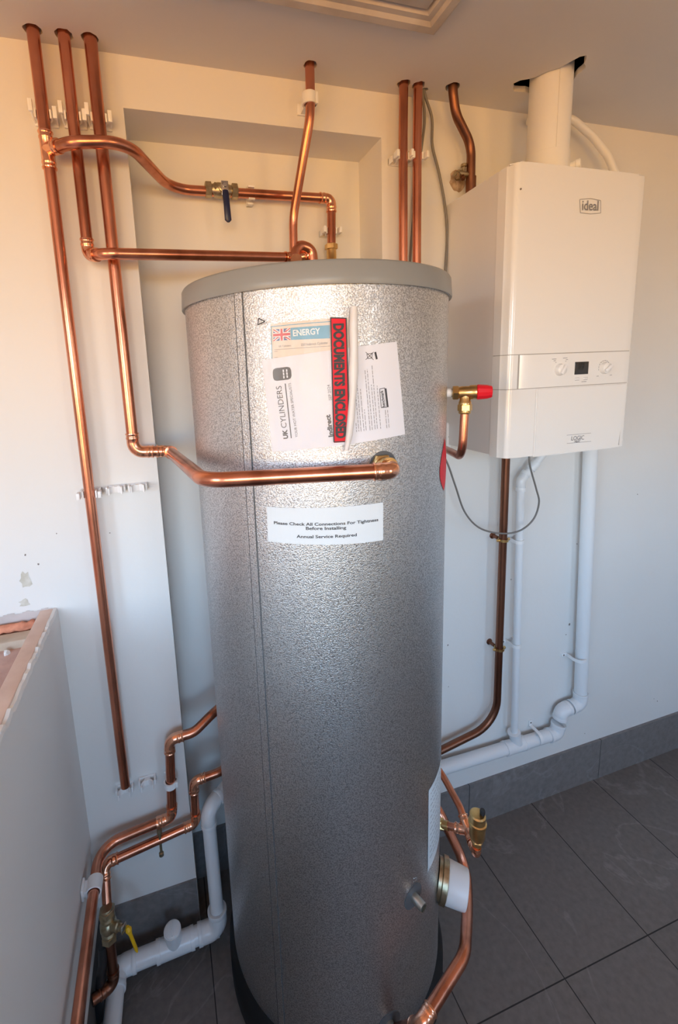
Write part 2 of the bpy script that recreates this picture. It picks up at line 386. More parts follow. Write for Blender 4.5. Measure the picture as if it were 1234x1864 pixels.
# stub wall on the left with the broken open top
bm = bmesh.new()
ys = [0]; 
while ys[-1] > -2.0: ys.append(ys[-1]-random.uniform(.006, .02))
top = [(y, ZH-.004+random.uniform(-.0035, .003)) for y in ys]
x0, x1 = XL-.009, XL
prev = None
for y, z in top:
    jx = random.uniform(-.0012, .001)
    c = [bm.verts.new((x1, y, .405)), bm.verts.new((x1, y, z-.008)), bm.verts.new((x1-.003+jx, y, z)), bm.verts.new((x0, y, z+.001)), bm.verts.new((x0, y, .405))]
    if prev:
        for k in range(4): bm.faces.new((prev[k], prev[k+1], c[k+1], c[k]))
        bm.faces.new((prev[4], prev[0], c[0], c[4]))
    else: bm.faces.new(c)
    prev = c
bm.faces.new(prev)
stub = struct('wall_stub', bm, M['wall'])
bm = bmesh.new()
box(bm, (XL-.0115, -2, .17), (XL-.004, 0, .398)); obj('lower_panel', bm, M['wall'], stub, False)
bm = bmesh.new(); box(bm, (XL-.03, -2, 0), (XL-.013, 0, .405)); obj('backing', bm, M['gap'], stub, False)
bm = bmesh.new(); box(bm, (XL-.013, -2, 0), (XL-.006, -.0, .168)); struct('baseboard_left', bm, M['gap'])
bm = bmesh.new(); box(bm, (XL-.040, -2, .95), (XL-.0092, 0, ZH-.002), bev=.002); obj('top_plate', bm, M['wood'], stub, True)
JB, JF = AT(10, 1154, z=1.085).y, AT(10, 1170, z=1.085).y; FZ = AT(10, 1184, y=JF).z
bm = bmesh.new(); box(bm, (WX0, -2, .9), (XL-.04, 0, FZ)); struct('floor_cavity', bm, M['dust'])
bm = bmesh.new()
for (a, b) in ((XL-.012, .0006),):
    pass
# bare board strip low on the wall behind the opening, with a torn paper edge
pts_lo = AT(0, 1140, y=-.001); xs_ = [WX0+.6*k/30 for k in range(0)]
bm = bmesh.new(); n = 60
for k in range(n):
    xa = XL-.012-(.5*k/n); xb = XL-.012-(.5*(k+1)/n)
    za = ZH+.001+.002*math.sin(k*1.3)+random.uniform(-.001, .0015)
    quad(bm, (xa, -.0015, FZ), (xb, -.0015, FZ), (xb, -.0015, za), (xa, -.0015, za))
obj('bare_board_strip', bm, M['board'], stub, False)
jo = AT(28, 1165, y=-.09)
bm = bmesh.new(); box(bm, (WX0+.3, JF, FZ-.01), (XL-.041, JB, 1.085), bev=.003)
tag(obj('timber_joist', bm, M['wood_old']), 'pale dusty timber joist lying across the broken opening of the stub wall', 'timber')
bm = bmesh.new()
IC = AT(20, 1144, y=(JB-.001)/2)
pts = [V((XL-.045-.012*k, IC.y+.002*math.sin(k*1.7), IC.z+.002*math.sin(k*2.3))) for k in range(30)]
sweep(bm, pts, [.005 if k == 0 else .0105+.0015*math.sin(k*2.9) for k in range(30)], n=18)
for v in bm.verts: v.co += V((random.uniform(-1, 1), random.uniform(-1, 1), random.uniform(-1, 1)))*.0010
tag(obj('insulation_roll', bm, M['foam'], smooth=True, angle=80), 'pink orange fluffy insulation roll behind the timber joist', 'insulation')
for k, (u, v, s) in enumerate(((13, 1188, .008), (43, 1184, .005))):
    p = AT(u, v, z=FZ+.004); bm = bmesh.new()
    bmesh.ops.create_icosphere(bm, subdivisions=1, radius=s, matrix=Matrix.Translation(p+V((0, 0, s*.3-.004))))
    for q in bm.verts: q.co += V([random.uniform(-.3, .3)*s for _ in range(3)])
    tag(obj('plaster_crumb', bm, M['wall'], smooth=False), ('larger white plaster crumb on the dusty floor of the broken opening', 'smaller white plaster crumb beside the timber plate in the broken opening')[k], 'rubble')

# loft hatch
hx, hy = .447, -.221
t = thing('loft_hatch', 'square loft hatch with chipped painted timber trim in the ceiling', 'hatch', (hx-.3, hy-.3, H))
def moulding(bm, W):
    prof = [(0, 0), (0, -.012), (.006, -.016), (.022, -.016), (.028, -.010), (.040, -.010), (.046, 0)]
    for i in range(len(prof)-1):
        (a, za), (b, zb) = prof[i], prof[i+1]
        A = [(hx-a, hy-a), (hx-W+a, hy-a), (hx-W+a, hy-W+a), (hx-a, hy-W+a)]; B = [(hx-b, hy-b), (hx-W+b, hy-b), (hx-W+b, hy-W+b), (hx-b, hy-W+b)]
        for k in range(4):
            l = (k+1) % 4
            quad(bm, (*A[k], H+za), (*A[l], H+za), (*B[l], H+zb), (*B[k], H+zb))
bm = bmesh.new(); moulding(bm, .62); obj('hatch_trim', bm, M['hatch'], t, False)
bm = bmesh.new(); box(bm, (hx-.62+.05, hy-.62+.05, H-.008), (hx-.05, hy-.05, H-.0005), bev=.002); obj('hatch_panel', bm, M['hatch'], t, True)

# ------------------------------------------------------------------ pipe building
def collar_path(P, d, L): return P+d*L
def elbow_fit(name, P, a, b, r, mtl, root, L=None, br=None, bead=True):
    """soldered elbow: a,b unit directions away from P"""
    a, b = V(a).normalized(), V(b).normalized(); L = L or r*2.9; br = br or r*1.5
    pts = fillet([(P+a*L, 0), (P, br), (P+b*L, 0)], 12)
    # add bead rings near both ends
    ps, rs = [], []
    fr = r+.0013
    def cap(p, d, first):
        seq = [(0, fr+.0012), (.0022, fr+.0016), (.004, fr), (.009, fr), (.0105, fr+.0009), (.0135, fr+.0009), (.015, fr)] if bead else [(0, fr+.0016), (.006, fr+.0016), (.007, fr)]
        s = [(p-d*t, q) for t, q in seq]
        return s if first else s[::-1]
    A = cap(P+a*L, a, True); B = cap(P+b*L, b, False)
    ps = [q[0] for q in A]+[p for p in pts if (p-(P+a*L)).dot(-a) > .016 and (p-(P+b*L)).dot(-b) > .016]+[q[0] for q in B]
    rs = [q[1] for q in A]+[fr]*(len(ps)-len(A)-len(B))+[q[1] for q in B]
    bm = bmesh.new(); sweep(bm, ps, rs); return obj(name, bm, mtl, root, angle=50)
def tee_fit(name, P, a, b, c, r, mtl, root, L=None):
    L = L or r*2.6; a, b, c = [V(q).normalized() for q in (a, b, c)]; bm = bmesh.new(); fr = r+.0013
    for d in (a, b, c):
        prof = [(0, fr), (L-.015, fr), (L-.0135, fr+.0009), (L-.0105, fr+.0009), (L-.009, fr), (L-.004, fr), (L-.0022, fr+.0016), (L, fr+.0012)]
        lathe(bm, P, d, prof, 24)
    sphere(bm, P, fr)
    return obj(name, bm, mtl, root, angle=50)
def run(root, wps, r, mtl=None, fit=None, n=24):
    """wps: (point, kind, radius) kind: 'p' bend/end, 'e' elbow fitting. Builds pipe parts and elbow parts."""
    mtl = mtl or M['copper']; fit = fit or M['copper_fit']
    seg = []; k = len(wps)
    for i, w in enumerate(wps):
        p = V(w[0]); kind = w[1] if len(w) > 1 else 'p'; br = w[2] if len(w) > 2 else 0
        if kind == 'e':
            a = (V(wps[i-1][0])-p).normalized(); b = (V(wps[i+1][0])-p).normalized()
            LL = r*1.4
            seg.append((p+a*LL, 0)); bm = bmesh.new(); sweep(bm, fillet(seg), r, n); obj('pipe', bm, mtl, root, angle=50)
            elbow_fit('elbow', p, a, b, r, fit, root, *(w[3] if len(w) > 3 else ()))
            seg = [(p+b*LL, 0)]
        else: seg.append((p, br))
    bm = bmesh.new(); sweep(bm, fillet(seg), r, n); return obj('pipe', bm, mtl, root, angle=50)

LID = 1.8463
CU, CF, CDK = M['copper'], M['copper_fit'], M['copper_dark']
# --- riser A: leftmost, with the branch to the isolating valve
X1, X2, X3, YR = -.3600, -.3030, -.2515, -.035
tA = thing('copper_pipe_run', 'leftmost copper riser, teed to a curved branch with a blue lever valve', 'pipework', (X1, YR, .585))
zt = 2.161
run(tA, [((X1, YR, H+.12),), ((X1, YR, zt),)], .0122)
run(tA, [((X1, YR, zt),), ((X1, YR, .590),)], .0120)
b1 = AT(112, 262, y=-.088); b2 = AT(232, 262, y=-.088); b3 = AT(318, 342, y=.10); v0 = AT(403, 348, y=.10); el = AT(603, 360, y=.10)
zl = (v0.z+el.z+b3.z)/3
b3.z = v0.z = el.z = zl; b1.z = b2.z = zl+.002
T0 = V((X1, YR, b1.z))
dT = (V((b1.x+.02, b1.y, b1.z))-T0).normalized()
tee_fit('tee', T0, (0, 0, 1), (0, 0, -1), dT, .0122, CF, tA, .036)
b2 = V((-.200, -.088, 2.160)); b3 = V((-.105, .10, 2.146)); b1.z = 2.145
run(tA, [(T0+dT*.02,), (b1+V((.02, 0, .004)), 'p', .05), (b2, 'p', .10), (b3, 'p', .09), (el, 'e'), (V((el.x-.004, el.y, 1.99)),)], .0122)
# lever valve
vx = V((v0.x, .10, zl)); vt = obj('lever_valve', (lambda b: (hexnut(b, vx, (1, 0, 0), -.043, -.026, .0195), lathe(b, vx, (1, 0, 0), [(-.026, .014), (-.018, .0165), (-.010, .019), (.010, .019), (.018, .0165), (.026, .014)]),
     hexnut(b, vx, (1, 0, 0), .026, .043, .0195), hexnut(b, vx, (1, 0, 0), -.020, -.013, .0185), lathe(b, vx+V((0, -.012, 0)), (0, -1, 0), [(0, .010), (.012, .010), (.013, .007), (.020, .007)]), b)[-1])(bmesh.new()), M['brass_old'], tA, angle=40)
bm = bmesh.new(); hp = vx+V((.004, -.034, 0))
obox(bm, hp+V((0, 0, -.006)), V((1, 0, 0)), V((0, 1, 0)), V((0, 0, 1)), (.018, .004, .034), .001)
hexnut(bm, hp, (0, -1, 0), 0, .006, .006); obj('lever_plate', bm, M['chrome'], vt)
bm = bmesh.new(); sweep(bm, [hp+V((0, -.002, -.014)), hp+V((0, -.004, -.022)), hp+V((.001, -.007, -.045)), hp+V((.002, -.010, -.085)), hp+V((.002, -.011, -.090))], [.0075, .0088, .0082, .0088, .004], 14)
for v in bm.verts: v.co.y = (v.co.y-(hp.y-.006))*.55+(hp.y-.006)
obj('lever_grip', bm, M['blue'], vt)
bm = bmesh.new(); q = V((el.x-.004, .10, 2.03)); hexnut(bm, q, (0, 0, -1), 0, .016, .0185); lathe(bm, q, (0, 0, -1), [(.014, .014), (.045, .014), (.05, .017), (.09, .017), (.18, .016)]); obj('compression_coupling', bm, M['brass'], tA)
bm = bmesh.new(); hexnut(bm, q+V((.0, -.004, -.058)), (1, -.1, 0), .018, .032, .012); lathe(bm, q+V((0, -.004, -.058)), (1, -.1, 0), [(0, .010), (.045, .010), (.047, .0125), (.062, .0125), (.064, .008)]); obj('side_cap', bm, M['brass_old'], tA, angle=40)

# --- riser B
tB = thing('copper_pipe_run', 'middle copper riser of the left trio, elbowed across to the cylinder top', 'pipework', (X2, YR, 1.93))
zb = 1.938
b2 = V((.168, .03, 1.972))
run(tB, [((X2, YR, H+.12),), ((X2, YR, 1.945), 'e'), ((-.262, -.092, 1.936), 'p', .035), (b2,)], .0120)
Bt = b2+V((.035, .008, .001))
tee_fit('tee', Bt, (-1, -.26, -.05), (.9, .2, .2), (-.25, -.9, -.35), .0122, CF, tB, .034)
bm = bmesh.new(); q = Bt+V((.0, -.0, -.004)); sweep(bm, fillet([(Bt+V((-.012, -.01, -.012)), 0), (Bt+V((.004, -.004, .034)), .024), (Bt+V((.046, .0, .022)), .022), (Bt+V((.052, 0, -.115)), 0)], 14), .0145); obj('swept_bend', bm, CU, tB, angle=60)

# --- riser C to the front port
tC = thing('copper_pipe_run', 'copper riser that elbows out at mid height and wraps to the cylinder front port', 'pipework', (X3, YR, 1.49))
port = AT(692, 850, r=CR); ang = math.atan2(port.y-CY, port.x-CX); pn = V((math.cos(ang), math.sin(ang), 0))
pe = port+pn*.052
c1 = V((X3+.001, YR, 1.497)); c2 = V((-.168, YR, 1.492)); c3 = AT(372, 880, w=.745)
pe.z = AT(692, 859, r=CR+.05).z; c3.z = (c2.z+pe.z)/2
run(tC, [((X3-.001, YR, H+.12),), (c1, 'e', 0, (.046, .032)), (c2, 'e', 0, (.030, .018)), (c3, 'p', .060), (pe, 'e'), (port-pn*.004+V((0, 0, pe.z-port.z)),)], .0133)
bm = bmesh.new(); q = port+V((0, 0, pe.z-port.z)); hexnut(bm, q, pn, -.002, .012, .0215); lathe(bm, q, pn, [(.01, .0165), (.022, .0165), (.024, .0185), (.030, .0185)]); obj('compression_nut', bm, M['brass'], tC)

# --- D, middle drop
tD = thing('copper_pipe_run', 'slim single copper pipe dropping with two slight bends onto the cylinder top', 'pipework', (.19, .03, 1.98))
run(tD, [((.226, -.056, H+.12),), ((.2255, -.052, 2.30), 'p', .2), ((.223, -.048, 2.262), 'p', .12), ((.198, .033, 2.07), 'p', .12), ((.196, .034, 1.975),)], .0111)
# --- right pair behind the cylinder
for x, y, lb in ((.480, -.044, 'copper drop pipe left of its near twin, behind the cylinder beside the grey cables'), (.520, -.046, 'copper drop pipe right of its near twin, next to the grey cables behind the cylinder')):
    tE = thing('copper_drop_pipe', lb, 'pipe', (x, y, 1.2)); run(tE, [((x+.001, y, H+.12),), ((x, y+.004, 2.26), 'p', .3), ((x+.002, y+.004, 1.1),)], .0114)
# --- dark S-bent pipe
tG = thing('gas_pipe', 'dark tarnished copper pipe with an S bend going behind the boiler', 'pipe', (.697, -.03, 2.125))
run(tG, [((.608, -.061, H+.12),), ((.612, -.060, 2.365), 'p', .1), ((.628, -.052, 2.318), 'p', .08), ((.692, -.034, 2.258), 'p', .07), ((.697, -.030, 2.119),)], .0115, mtl=CDK)
bm = bmesh.new(); lathe(bm, V((.697, -.030, 2.119)), (0, 0, 1), [(0, .0135), (.062, .0135), (.064, .0118)]); obj('sleeve', bm, CDK, tG)

# --- gas pipe below the boiler
tg = thing('gas_pipe', 'brown copper pipe dropping below the boiler then bending behind the cylinder', 'pipe', (.848, -.04, .41))
run(tg, [((.838, -.045, 1.4355),), ((.846, -.042, .44), 'p', .11), (AT(800, 1367, y=-.042),), (V((.53, -.032, .392)),)], .0121, mtl=M['copper_dark'])
bm = bmesh.new(); lathe(bm, V((.838, -.045, 1.431)), (.008/.99, .003, -1), [(0, .0145), (.045, .0145), (.047, .0125)]); obj('sleeve', bm, CDK, tg)
def brass_ring(u, v, x, y, r, lab):
    z = AT(u, v, y=y).z
    t = thing('pipe_ring_clip', lab, 'pipe clip', (x, 0, z), 'brass ring clips on the gas pipe')
    bm = bmesh.new()
    a = [V((x+(r+.002)*math.cos(R(q)), y+(r+.002)*math.sin(R(q)), z)) for q in range(0, 361, 15)]
    for i in range(24):
        for (za, zb_) in ((-.004, .004),):
            p, q = a[i], a[i+1]; c = V((x, y, z)); p2 = c+(p-c)*1.16; q2 = c+(q-c)*1.16
            for z0_, z1_ in ((za, zb_),):
                quad(bm, p2+V((0, 0, z0_)), q2+V((0, 0, z0_)), q2+V((0, 0, z1_)), p2+V((0, 0, z1_)))
                quad(bm, p+V((0, 0, z0_)), q+V((0, 0, z0_)), q+V((0, 0, z1_)), p+V((0, 0, z1_)))
                quad(bm, p+V((0, 0, z1_)), q+V((0, 0, z1_)), q2+V((0, 0, z1_)), p2+V((0, 0, z1_)))
                quad(bm, p+V((0, 0, z0_)), q+V((0, 0, z0_)), q2+V((0, 0, z0_)), p2+V((0, 0, z0_)))
    for s in (-1, 1): box(bm, (x+s*(r+.001), y-.003, z-.0035), (x+s*(r+.012), y+.003, z+.0035), .0008)
    obj('ring', bm, M['brass'], t)
    for s in (-1, 1):
        bm = bmesh.new(); lathe(bm, (x+s*(r+.0075), y-.003, z), (0, -1, 0), [(0, .0036), (.002, .0036), (.003, .002)]); obj('screw', bm, M['brass'], t)
    bm = bmesh.new(); lathe(bm, (x-.004, 0, z), (0, -1, 0), [(-.001, .011), (.002, .011), (.004, .006), (.026, .0055)]); obj('backplate', bm, CDK, t)
brass_ring(912, 983, .8415, -.0435, .0121, 'brass ring clip holding the brown gas pipe under the looped cable')
brass_ring(905, 1181, .8440, -.0428, .0121, 'lower brass ring clip on the brown gas pipe, well below the cable')

# --- flue, hose and boiler
f0 = V((FLX, FLY, 2.117))
tF = thing('flue_pipe', 'white vertical flue pipe rising from the boiler through a ragged ceiling hole', 'flue', f0)
bm = bmesh.new(); lathe(bm, f0, (0, 0, 1), [(.075, .0495), (.26, .0495), (.50, .0495)], 48); obj('pipe', bm, M['white_plastic'], tF)
bm = bmesh.new(); lathe(bm, f0, (0, 0, 1), [(0, .0545), (.03, .053), (.075, .0515), (.085, .0515), (.086, .0495)], 48); obj('collar', bm, M['white_plastic'], tF)
bm = bmesh.new(); q = V((FLX+.040, FLY-.034, 2.166)); lathe(bm, q, (.65, -.76, .1), [(0, .010), (.012, .010), (.013, .0125), (.022, .0125), (.024, .010)]); obj('test_point', bm, M['white_plastic'], tF)
bm = bmesh.new(); box(bm, (FLX-.0206, FLY-.0462, 2.20), (FLX-.0196, FLY-.0450, 2.42)); obj('seam', bm, M['boiler_side'], tF, False)

BX0, BX1, BY, BZ0, BZ1 = .6318, 1.0349, -.2631, 1.4345, 2.1173
tb = thing('boiler', 'white wall hung gas boiler with two dials and a small dark display', 'boiler', (.833, 0, BZ0))
# section of the casing, front faces slightly angled
bm = bmesh.new()
def extr(bm, sec, z0, z1, bev=0):
    lo = [bm.verts.new((x, y, z0)) for x, y in sec]; hi = [bm.verts.new((x, y, z1)) for x, y in sec]
    n = len(sec); fs = [bm.faces.new(lo[::-1]), bm.faces.new(hi)]
    for k in range(n): fs.append(bm.faces.new((lo[k], lo[(k+1) % n], hi[(k+1) % n], hi[k])))
    return fs
extr(bm, [(BX0+.010, -.001), (BX0, -.212), (BX1-.006, -.212), (BX1-.006, -.001)], BZ0+.004, BZ1-.002)
obj('casing', bm, M['boiler_side'], tb, False)
def roundsec():
    # front cover outline from left seam round to the right
    pts = [(BX0-.0008, -.2125)]
    pts += [(BX0-.0002, -.238), (BX0+.004, -.2445)]
    for k in range(7):
        a = R(200+70*k/6); pts.append((BX0+.019+.014*math.cos(a), -.2475+.0145*math.sin(a)))
    pts += [(BX0+.040, -.2632), ((BX0+BX1)/2, -.2636), (BX1-.030, -.2628)]
    for k in range(6):
        a = R(280+70*k/5); pts.append((BX1-.012+.010*math.cos(a), -.252+.010*math.sin(a)))
    pts += [(BX1, -.24), (BX1-.002, -.2125)]
    return pts
CZ1, CZ0 = AT(1050, 642, y=BY).z, AT(1050, 702, y=BY).z
secn = roundsec()
bm = bmesh.new(); extr(bm, secn, CZ1+.0012, BZ1)
es = [e for e in bm.edges if abs(e.verts[0].co.z-BZ1) < 1e-5 and abs(e.verts[1].co.z-BZ1) < 1e-5]
bmesh.ops.bevel(bm, geom=es, offset=.003, segments=2, affect='EDGES')
cover = obj('front_cover', bm, M['boiler'], tb, True, 30)
inner = [(BX0+.0015, -.2125)]+[(x+.0012 if x < .8 else x-.0012, y+.0012) for x, y in secn[1:-1]]+[(BX1-.0035, -.2125)]
bm = bmesh.new(); extr(bm, inner, BZ0+.003, BZ1-.01); obj('inner_frame', bm, M['joint'], tb, True, 30)
# left stile below and at the side of the control panel
XS = AT(941, 680, y=BY+.003).x
bm = bmesh.new()
left = [p for p in secn if p[0] < XS-.0008]
extr(bm, left+[(XS-.0008, -.2625), (XS-.0008, -.2125)], CZ0+.0008, CZ1-.0006); obj('edge_trim', bm, M['boiler'], tb, True, 30)
ctl = [(XS+.0006, -.2125), (XS+.0006, -.2600)]+[p for p in secn if p[0] > XS+.001][0:]
bm = bmesh.new(); extr(bm, ctl, CZ0+.0010, CZ1-.0010); ctrl = obj('control_panel', bm, M['boiler'], tb, True, 30)
XD = AT(973, 770, y=BY).x; XR_ = AT(1125, 812, y=BY).x; XRt = AT(1140, 702, y=BY).x
bm = bmesh.new(); extr(bm, [p for p in secn if p[0] < XD-.001]+[(XD-.0008, -.2634), (XD-.0008, -.2125)], BZ0, CZ0-.0008); obj('side_strip', bm, M['boiler'], tb, True, 30)
bm = bmesh.new(); ins = [p for p in secn if p[0] > XRt+.0005]
lo = [bm.verts.new((x, y, BZ0)) for x, y in [(XR_, -.2125), (XR_+.0004, -.2605)]+ins]; hi = [bm.verts.new((x, y, CZ0-.0008)) for x, y in [(XRt, -.2125), (XRt+.0004, -.2615)]+ins]
n = len(lo); bm.faces.new(lo); bm.faces.new(hi)
for k in range(n): bm.faces.new((lo[k], lo[(k+1) % n], hi[(k+1) % n], hi[k]))
obj('side_strip', bm, M['boiler'], tb, True, 30)
bm = bmesh.new()
a = [(XD+.0008, CZ0-.001), (XRt-.0006, CZ0-.001), (XR_-.0006, BZ0-.003), (XD+.0008, BZ0-.003)]
f = [bm.verts.new((x, BY-.0022, z)) for x, z in a]; g = [bm.verts.new((x, -.2125, z)) for x, z in a]
bm.faces.new(f); bm.faces.new(g)
for k in range(4): bm.faces.new((f[k], f[(k+1) % 4], g[(k+1) % 4], g[k]))
bmesh.ops.bevel(bm, geom=[e for e in bm.edges if all(v.co.y < BY for v in e.verts)], offset=.0025, segments=3, affect='EDGES')
door = obj('drop_panel', bm, M['boiler'], tb, True, 30)

# text -> flat mesh coordinates
def text_geo(body, size=1.0, bold=0, spacing=1.0):
    cu = bpy.data.curves.new('t', 'FONT'); cu.body = body; cu.size = size; cu.offset = bold; cu.space_character = spacing; cu.resolution_u = 3
    cu.align_x = 'LEFT'
    o = bpy.data.objects.new('t', cu); col.objects.link(o); bpy.context.view_layer.update()
    me = bpy.data.meshes.new_from_object(o.evaluated_get(bpy.context.evaluated_depsgraph_get()))
    vs = [v.co.copy() for v in me.vertices]; fs = [tuple(p.vertices) for p in me.polygons]
    bpy.data.objects.remove(o); bpy.data.curves.remove(cu); bpy.data.meshes.remove(me)
    x0 = min(v.x for v in vs); x1 = max(v.x for v in vs)
    return [V((v.x-x0, v.y, 0)) for v in vs], fs, x1-x0
def text_on(bm, body, P0, P1, fmap, ysc=1.0, bold=0, upflip=1, mi=0):
    """writes body along the baseline from P0 to P1 in a 2D chart (s,t); fmap turns (s,t) into a 3D point"""
    vs, fs, w = text_geo(body, 1, bold)
    d = (V(P1)-V(P0)); L = d.length; d.normalize(); nrm = V((-d.y, d.x))*upflip; k = L/w
    bv = [bm.verts.new(fmap(V(P0)+d*v.x*k+nrm*v.y*k*ysc)) for v in vs]
    for f in fs:
        try: bm.faces.new([bv[i] for i in f]).material_index = mi
        except ValueError: pass
def rect_on(bm, pts, fmap, mi=0, nx=1):
    """quad given by four chart points, subdivided along its first edge"""
    a, b, c, d = [V(p) for p in pts]
    for k in range(nx):
        t0, t1 = k/nx, (k+1)/nx
        quad(bm, fmap(a.lerp(b, t0)), fmap(a.lerp(b, t1)), fmap(d.lerp(c, t1)), fmap(d.lerp(c, t0)), mi)
def bmap(off): return lambda p: V((p[0], BY-off, p[1]))
def bpx(u, v, off=0): q = AT(u, v, y=BY-off); return V((q.x, q.z))
# badges
bm = bmesh.new(); text_on(bm, 'ideal', bpx(1059, 382.5, .001), bpx(1088.5, 383.5, .001), bmap(.0018), 1.1, .008)
fr = [bpx(1054.5, 363.5), bpx(1092.5, 365.5), bpx(1092.5, 388), bpx(1055.5, 387.5)]
for i in range(4):
    a, b = fr[i], fr[(i+1) % 4]
    if i == 0: mid = (a+b)/2+V((0, .0035)); segs = [(a, mid), (mid, b)]
    elif i == 2: mid = (a+b)/2-V((0, .0025)); segs = [(a, mid), (mid, b)]
    else: segs = [(a, b)]
    for s, e in segs:
        d = (e-s).normalized(); q = V((-d.y, d.x))*.00055; rect_on(bm, [s-q, e-q, e+q, s+q], bmap(.0014))
obj('maker_badge', bm, M['ink_grey'], cover, False)
bm = bmesh.new(); text_on(bm, 'LOGIC', bpx(1040, 802, .003), bpx(1063, 800, .003), bmap(.0028), 1.1, .005); 
text_on(bm, 'HEAT', bpx(1046, 805.5, .003), bpx(1056, 805, .003), bmap(.0028), 1.0, .02)
for (u0, v0, u1, v1) in ((1030, 792, 1074, 788), (1030, 807, 1074, 803)):
    s, e = bpx(u0, v0), bpx(u1, v1); q = V((0, .0004)); rect_on(bm, [s-q, e-q, e+q, s+q], bmap(.0027))
obj('model_badge', bm, M['ink_grey'], door, False)
for (u, v) in ((1018, 673), (1099, 670)):
    c = AT(u, v, y=BY); bm = bmesh.new(); lathe(bm, c, (0, -1, 0), [(-.002, .0150), (.003, .0150), (.010, .0135), (.011, .012)], 40)
    k = obj('dial', bm, M['boiler'], ctrl)
    bm = bmesh.new(); a_ = R(35 if u > 1050 else 60)
    obox(bm, c+V((0, -.0135, 0)), V((math.cos(a_), 0, math.sin(a_))), V((0, 1, 0)), V((-math.sin(a_), 0, math.cos(a_))), (.025, .006, .0075), .0015)
    obj('dial_grip', bm, M['white_plastic'], k)
bm = bmesh.new()
for (u, v, n_, r0, a0, a1) in ((1099, 670, 11, .0185, -25, 205),):
    c = AT(u, v, y=BY)
    for k in range(n_*3):
        if k % 3 == 2: continue
        a = R(a0+(a1-a0)*k/(n_*3)); b = R(a0+(a1-a0)*(k+1)/(n_*3)); th = .0009+.0010*(1-k/(n_*3))
        P = lambda q, rr: V((c.x+rr*math.cos(q), c.z+rr*math.sin(q)))
        rect_on(bm, [P(a, r0), P(b, r0), P(b, r0+th), P(a, r0+th)], bmap(.0012))
obj('dial_scale', bm, M['ink_grey'], ctrl, False)
for (u, v, w_) in ((1006, 654, 8), (1026, 652, 8), (1007, 657, 4), (1029, 655, 4), (1009, 660, 2), (1027, 658, 2), (1085, 685, 4), (1109, 683, 4), (1060, 695, 9)):
    s, e = bpx(u-w_/2+2, v), bpx(u+w_/2+2, v-.5); q = V((0, .0006)); bm = bmesh.new(); rect_on(bm, [s-q, e-q, e+q, s+q], bmap(.0012)); obj('dial_marking', bm, M['ink_grey'], ctrl, False)
d0, d1 = AT(1045, 682, y=BY), AT(1071, 658, y=BY)
bm = bmesh.new(); box(bm, (d0.x, BY-.0016, d0.z), (d1.x, BY+.002, d1.z), .0005); disp = obj('display', bm, M['display'], ctrl)
bm = bmesh.new(); text_on(bm, '69', bpx(1051, 673), bpx(1062, 672.5), bmap(.0020), 1.3, .01); obj('display_digits', bm, M['segment'], disp, False)
for (u, v) in ((1050, 690), (1065, 689)):
    c = AT(u, v, y=BY); bm = bmesh.new(); box(bm, (c.x-.0062, BY-.0022, c.z-.0026), (c.x+.0062, BY+.001, c.z+.0026), .0008); obj('button', bm, M['white_plastic'], ctrl)
    bm = bmesh.new(); 
    for (xa, za, xb, zb_) in ((-.007, -.0034, .007, -.0026), (-.007, .0026, .007, .0032), (.0062, -.0034, .007, .0032)):
        quad(bm, (c.x+xa, BY-.0008, c.z+za), (c.x+xb, BY-.0008, c.z+za), (c.x+xb, BY-.0008, c.z+zb_), (c.x+xa, BY-.0008, c.z+zb_))
    obj('button_outline', bm, M['ink_grey'], ctrl, False)
bm = bmesh.new(); c = AT(948, 344, y=BY); lathe(bm, c, (0, -1, 0), [(-.001, .0022), (.001, .002), (.0015, .001)], 10); obj('screw_cover', bm, M['mark'], cover)
# overflow hose
bm = bmesh.new(); sweep(bm, fillet([(V((.89, -.02, 2.345)), 0), (AT(1040, 215, y=-.05), .06), (AT(1078, 248, y=-.06), .12), (AT(1106, 283, y=-.07), .08), (AT(1120, 318, y=-.07), 0)], 10), .0100)
tag(obj('drain_hose', bm, M['white_plastic'], angle=60), 'white plastic hose curving down behind the flue to the boiler top', 'hose')

# --- electrical cables
def bez(P, n=16):
    out = []
    for i in range(len(P)-1):
        p0 = P[max(i-1, 0)]; p1 = P[i]; p2 = P[i+1]; p3 = P[min(i+2, len(P)-1)]
        for k in range(n):
            t_ = k/n; out.append(.5*((2*p1)+(p2-p0)*t_+(2*p0-5*p1+4*p2-p3)*t_*t_+(3*p1-p0-3*p2+p3)*t_**3))
    out.append(P[-1]); return out
def cable(pts, r, name, lab):
    bm = bmesh.new(); sweep(bm, bez(pts), r, 10); return tag(obj(name, bm, M['cable'], angle=80), lab, 'cable')
cable([V((.5450, -.034, H+.06)), V((.5455, -.033, H-.002)), AT(786, 215, y=-.02), AT(787, 265, y=-.015), AT(799, 315, y=-.012), AT(810, 375, y=-.010), AT(814, 430, y=-.008), AT(810.5, 497, y=-.008), AT(807, 560, y=-.008)], .0036, 'power_cable', 'grey cable hanging from the ceiling and bowing right beside the boiler')
cable([V((.5385, -.034, H+.06)), V((.5405, -.033, H-.004)), AT(773, 215, y=-.018), AT(768, 262, y=-.012), AT(757, 340, y=-.008), AT(751, 410, y=-.008), AT(746, 480, y=-.008), AT(742, 560, y=-.008)], .0036, 'power_cable', 'grey cable running down behind the pair of copper drop pipes')
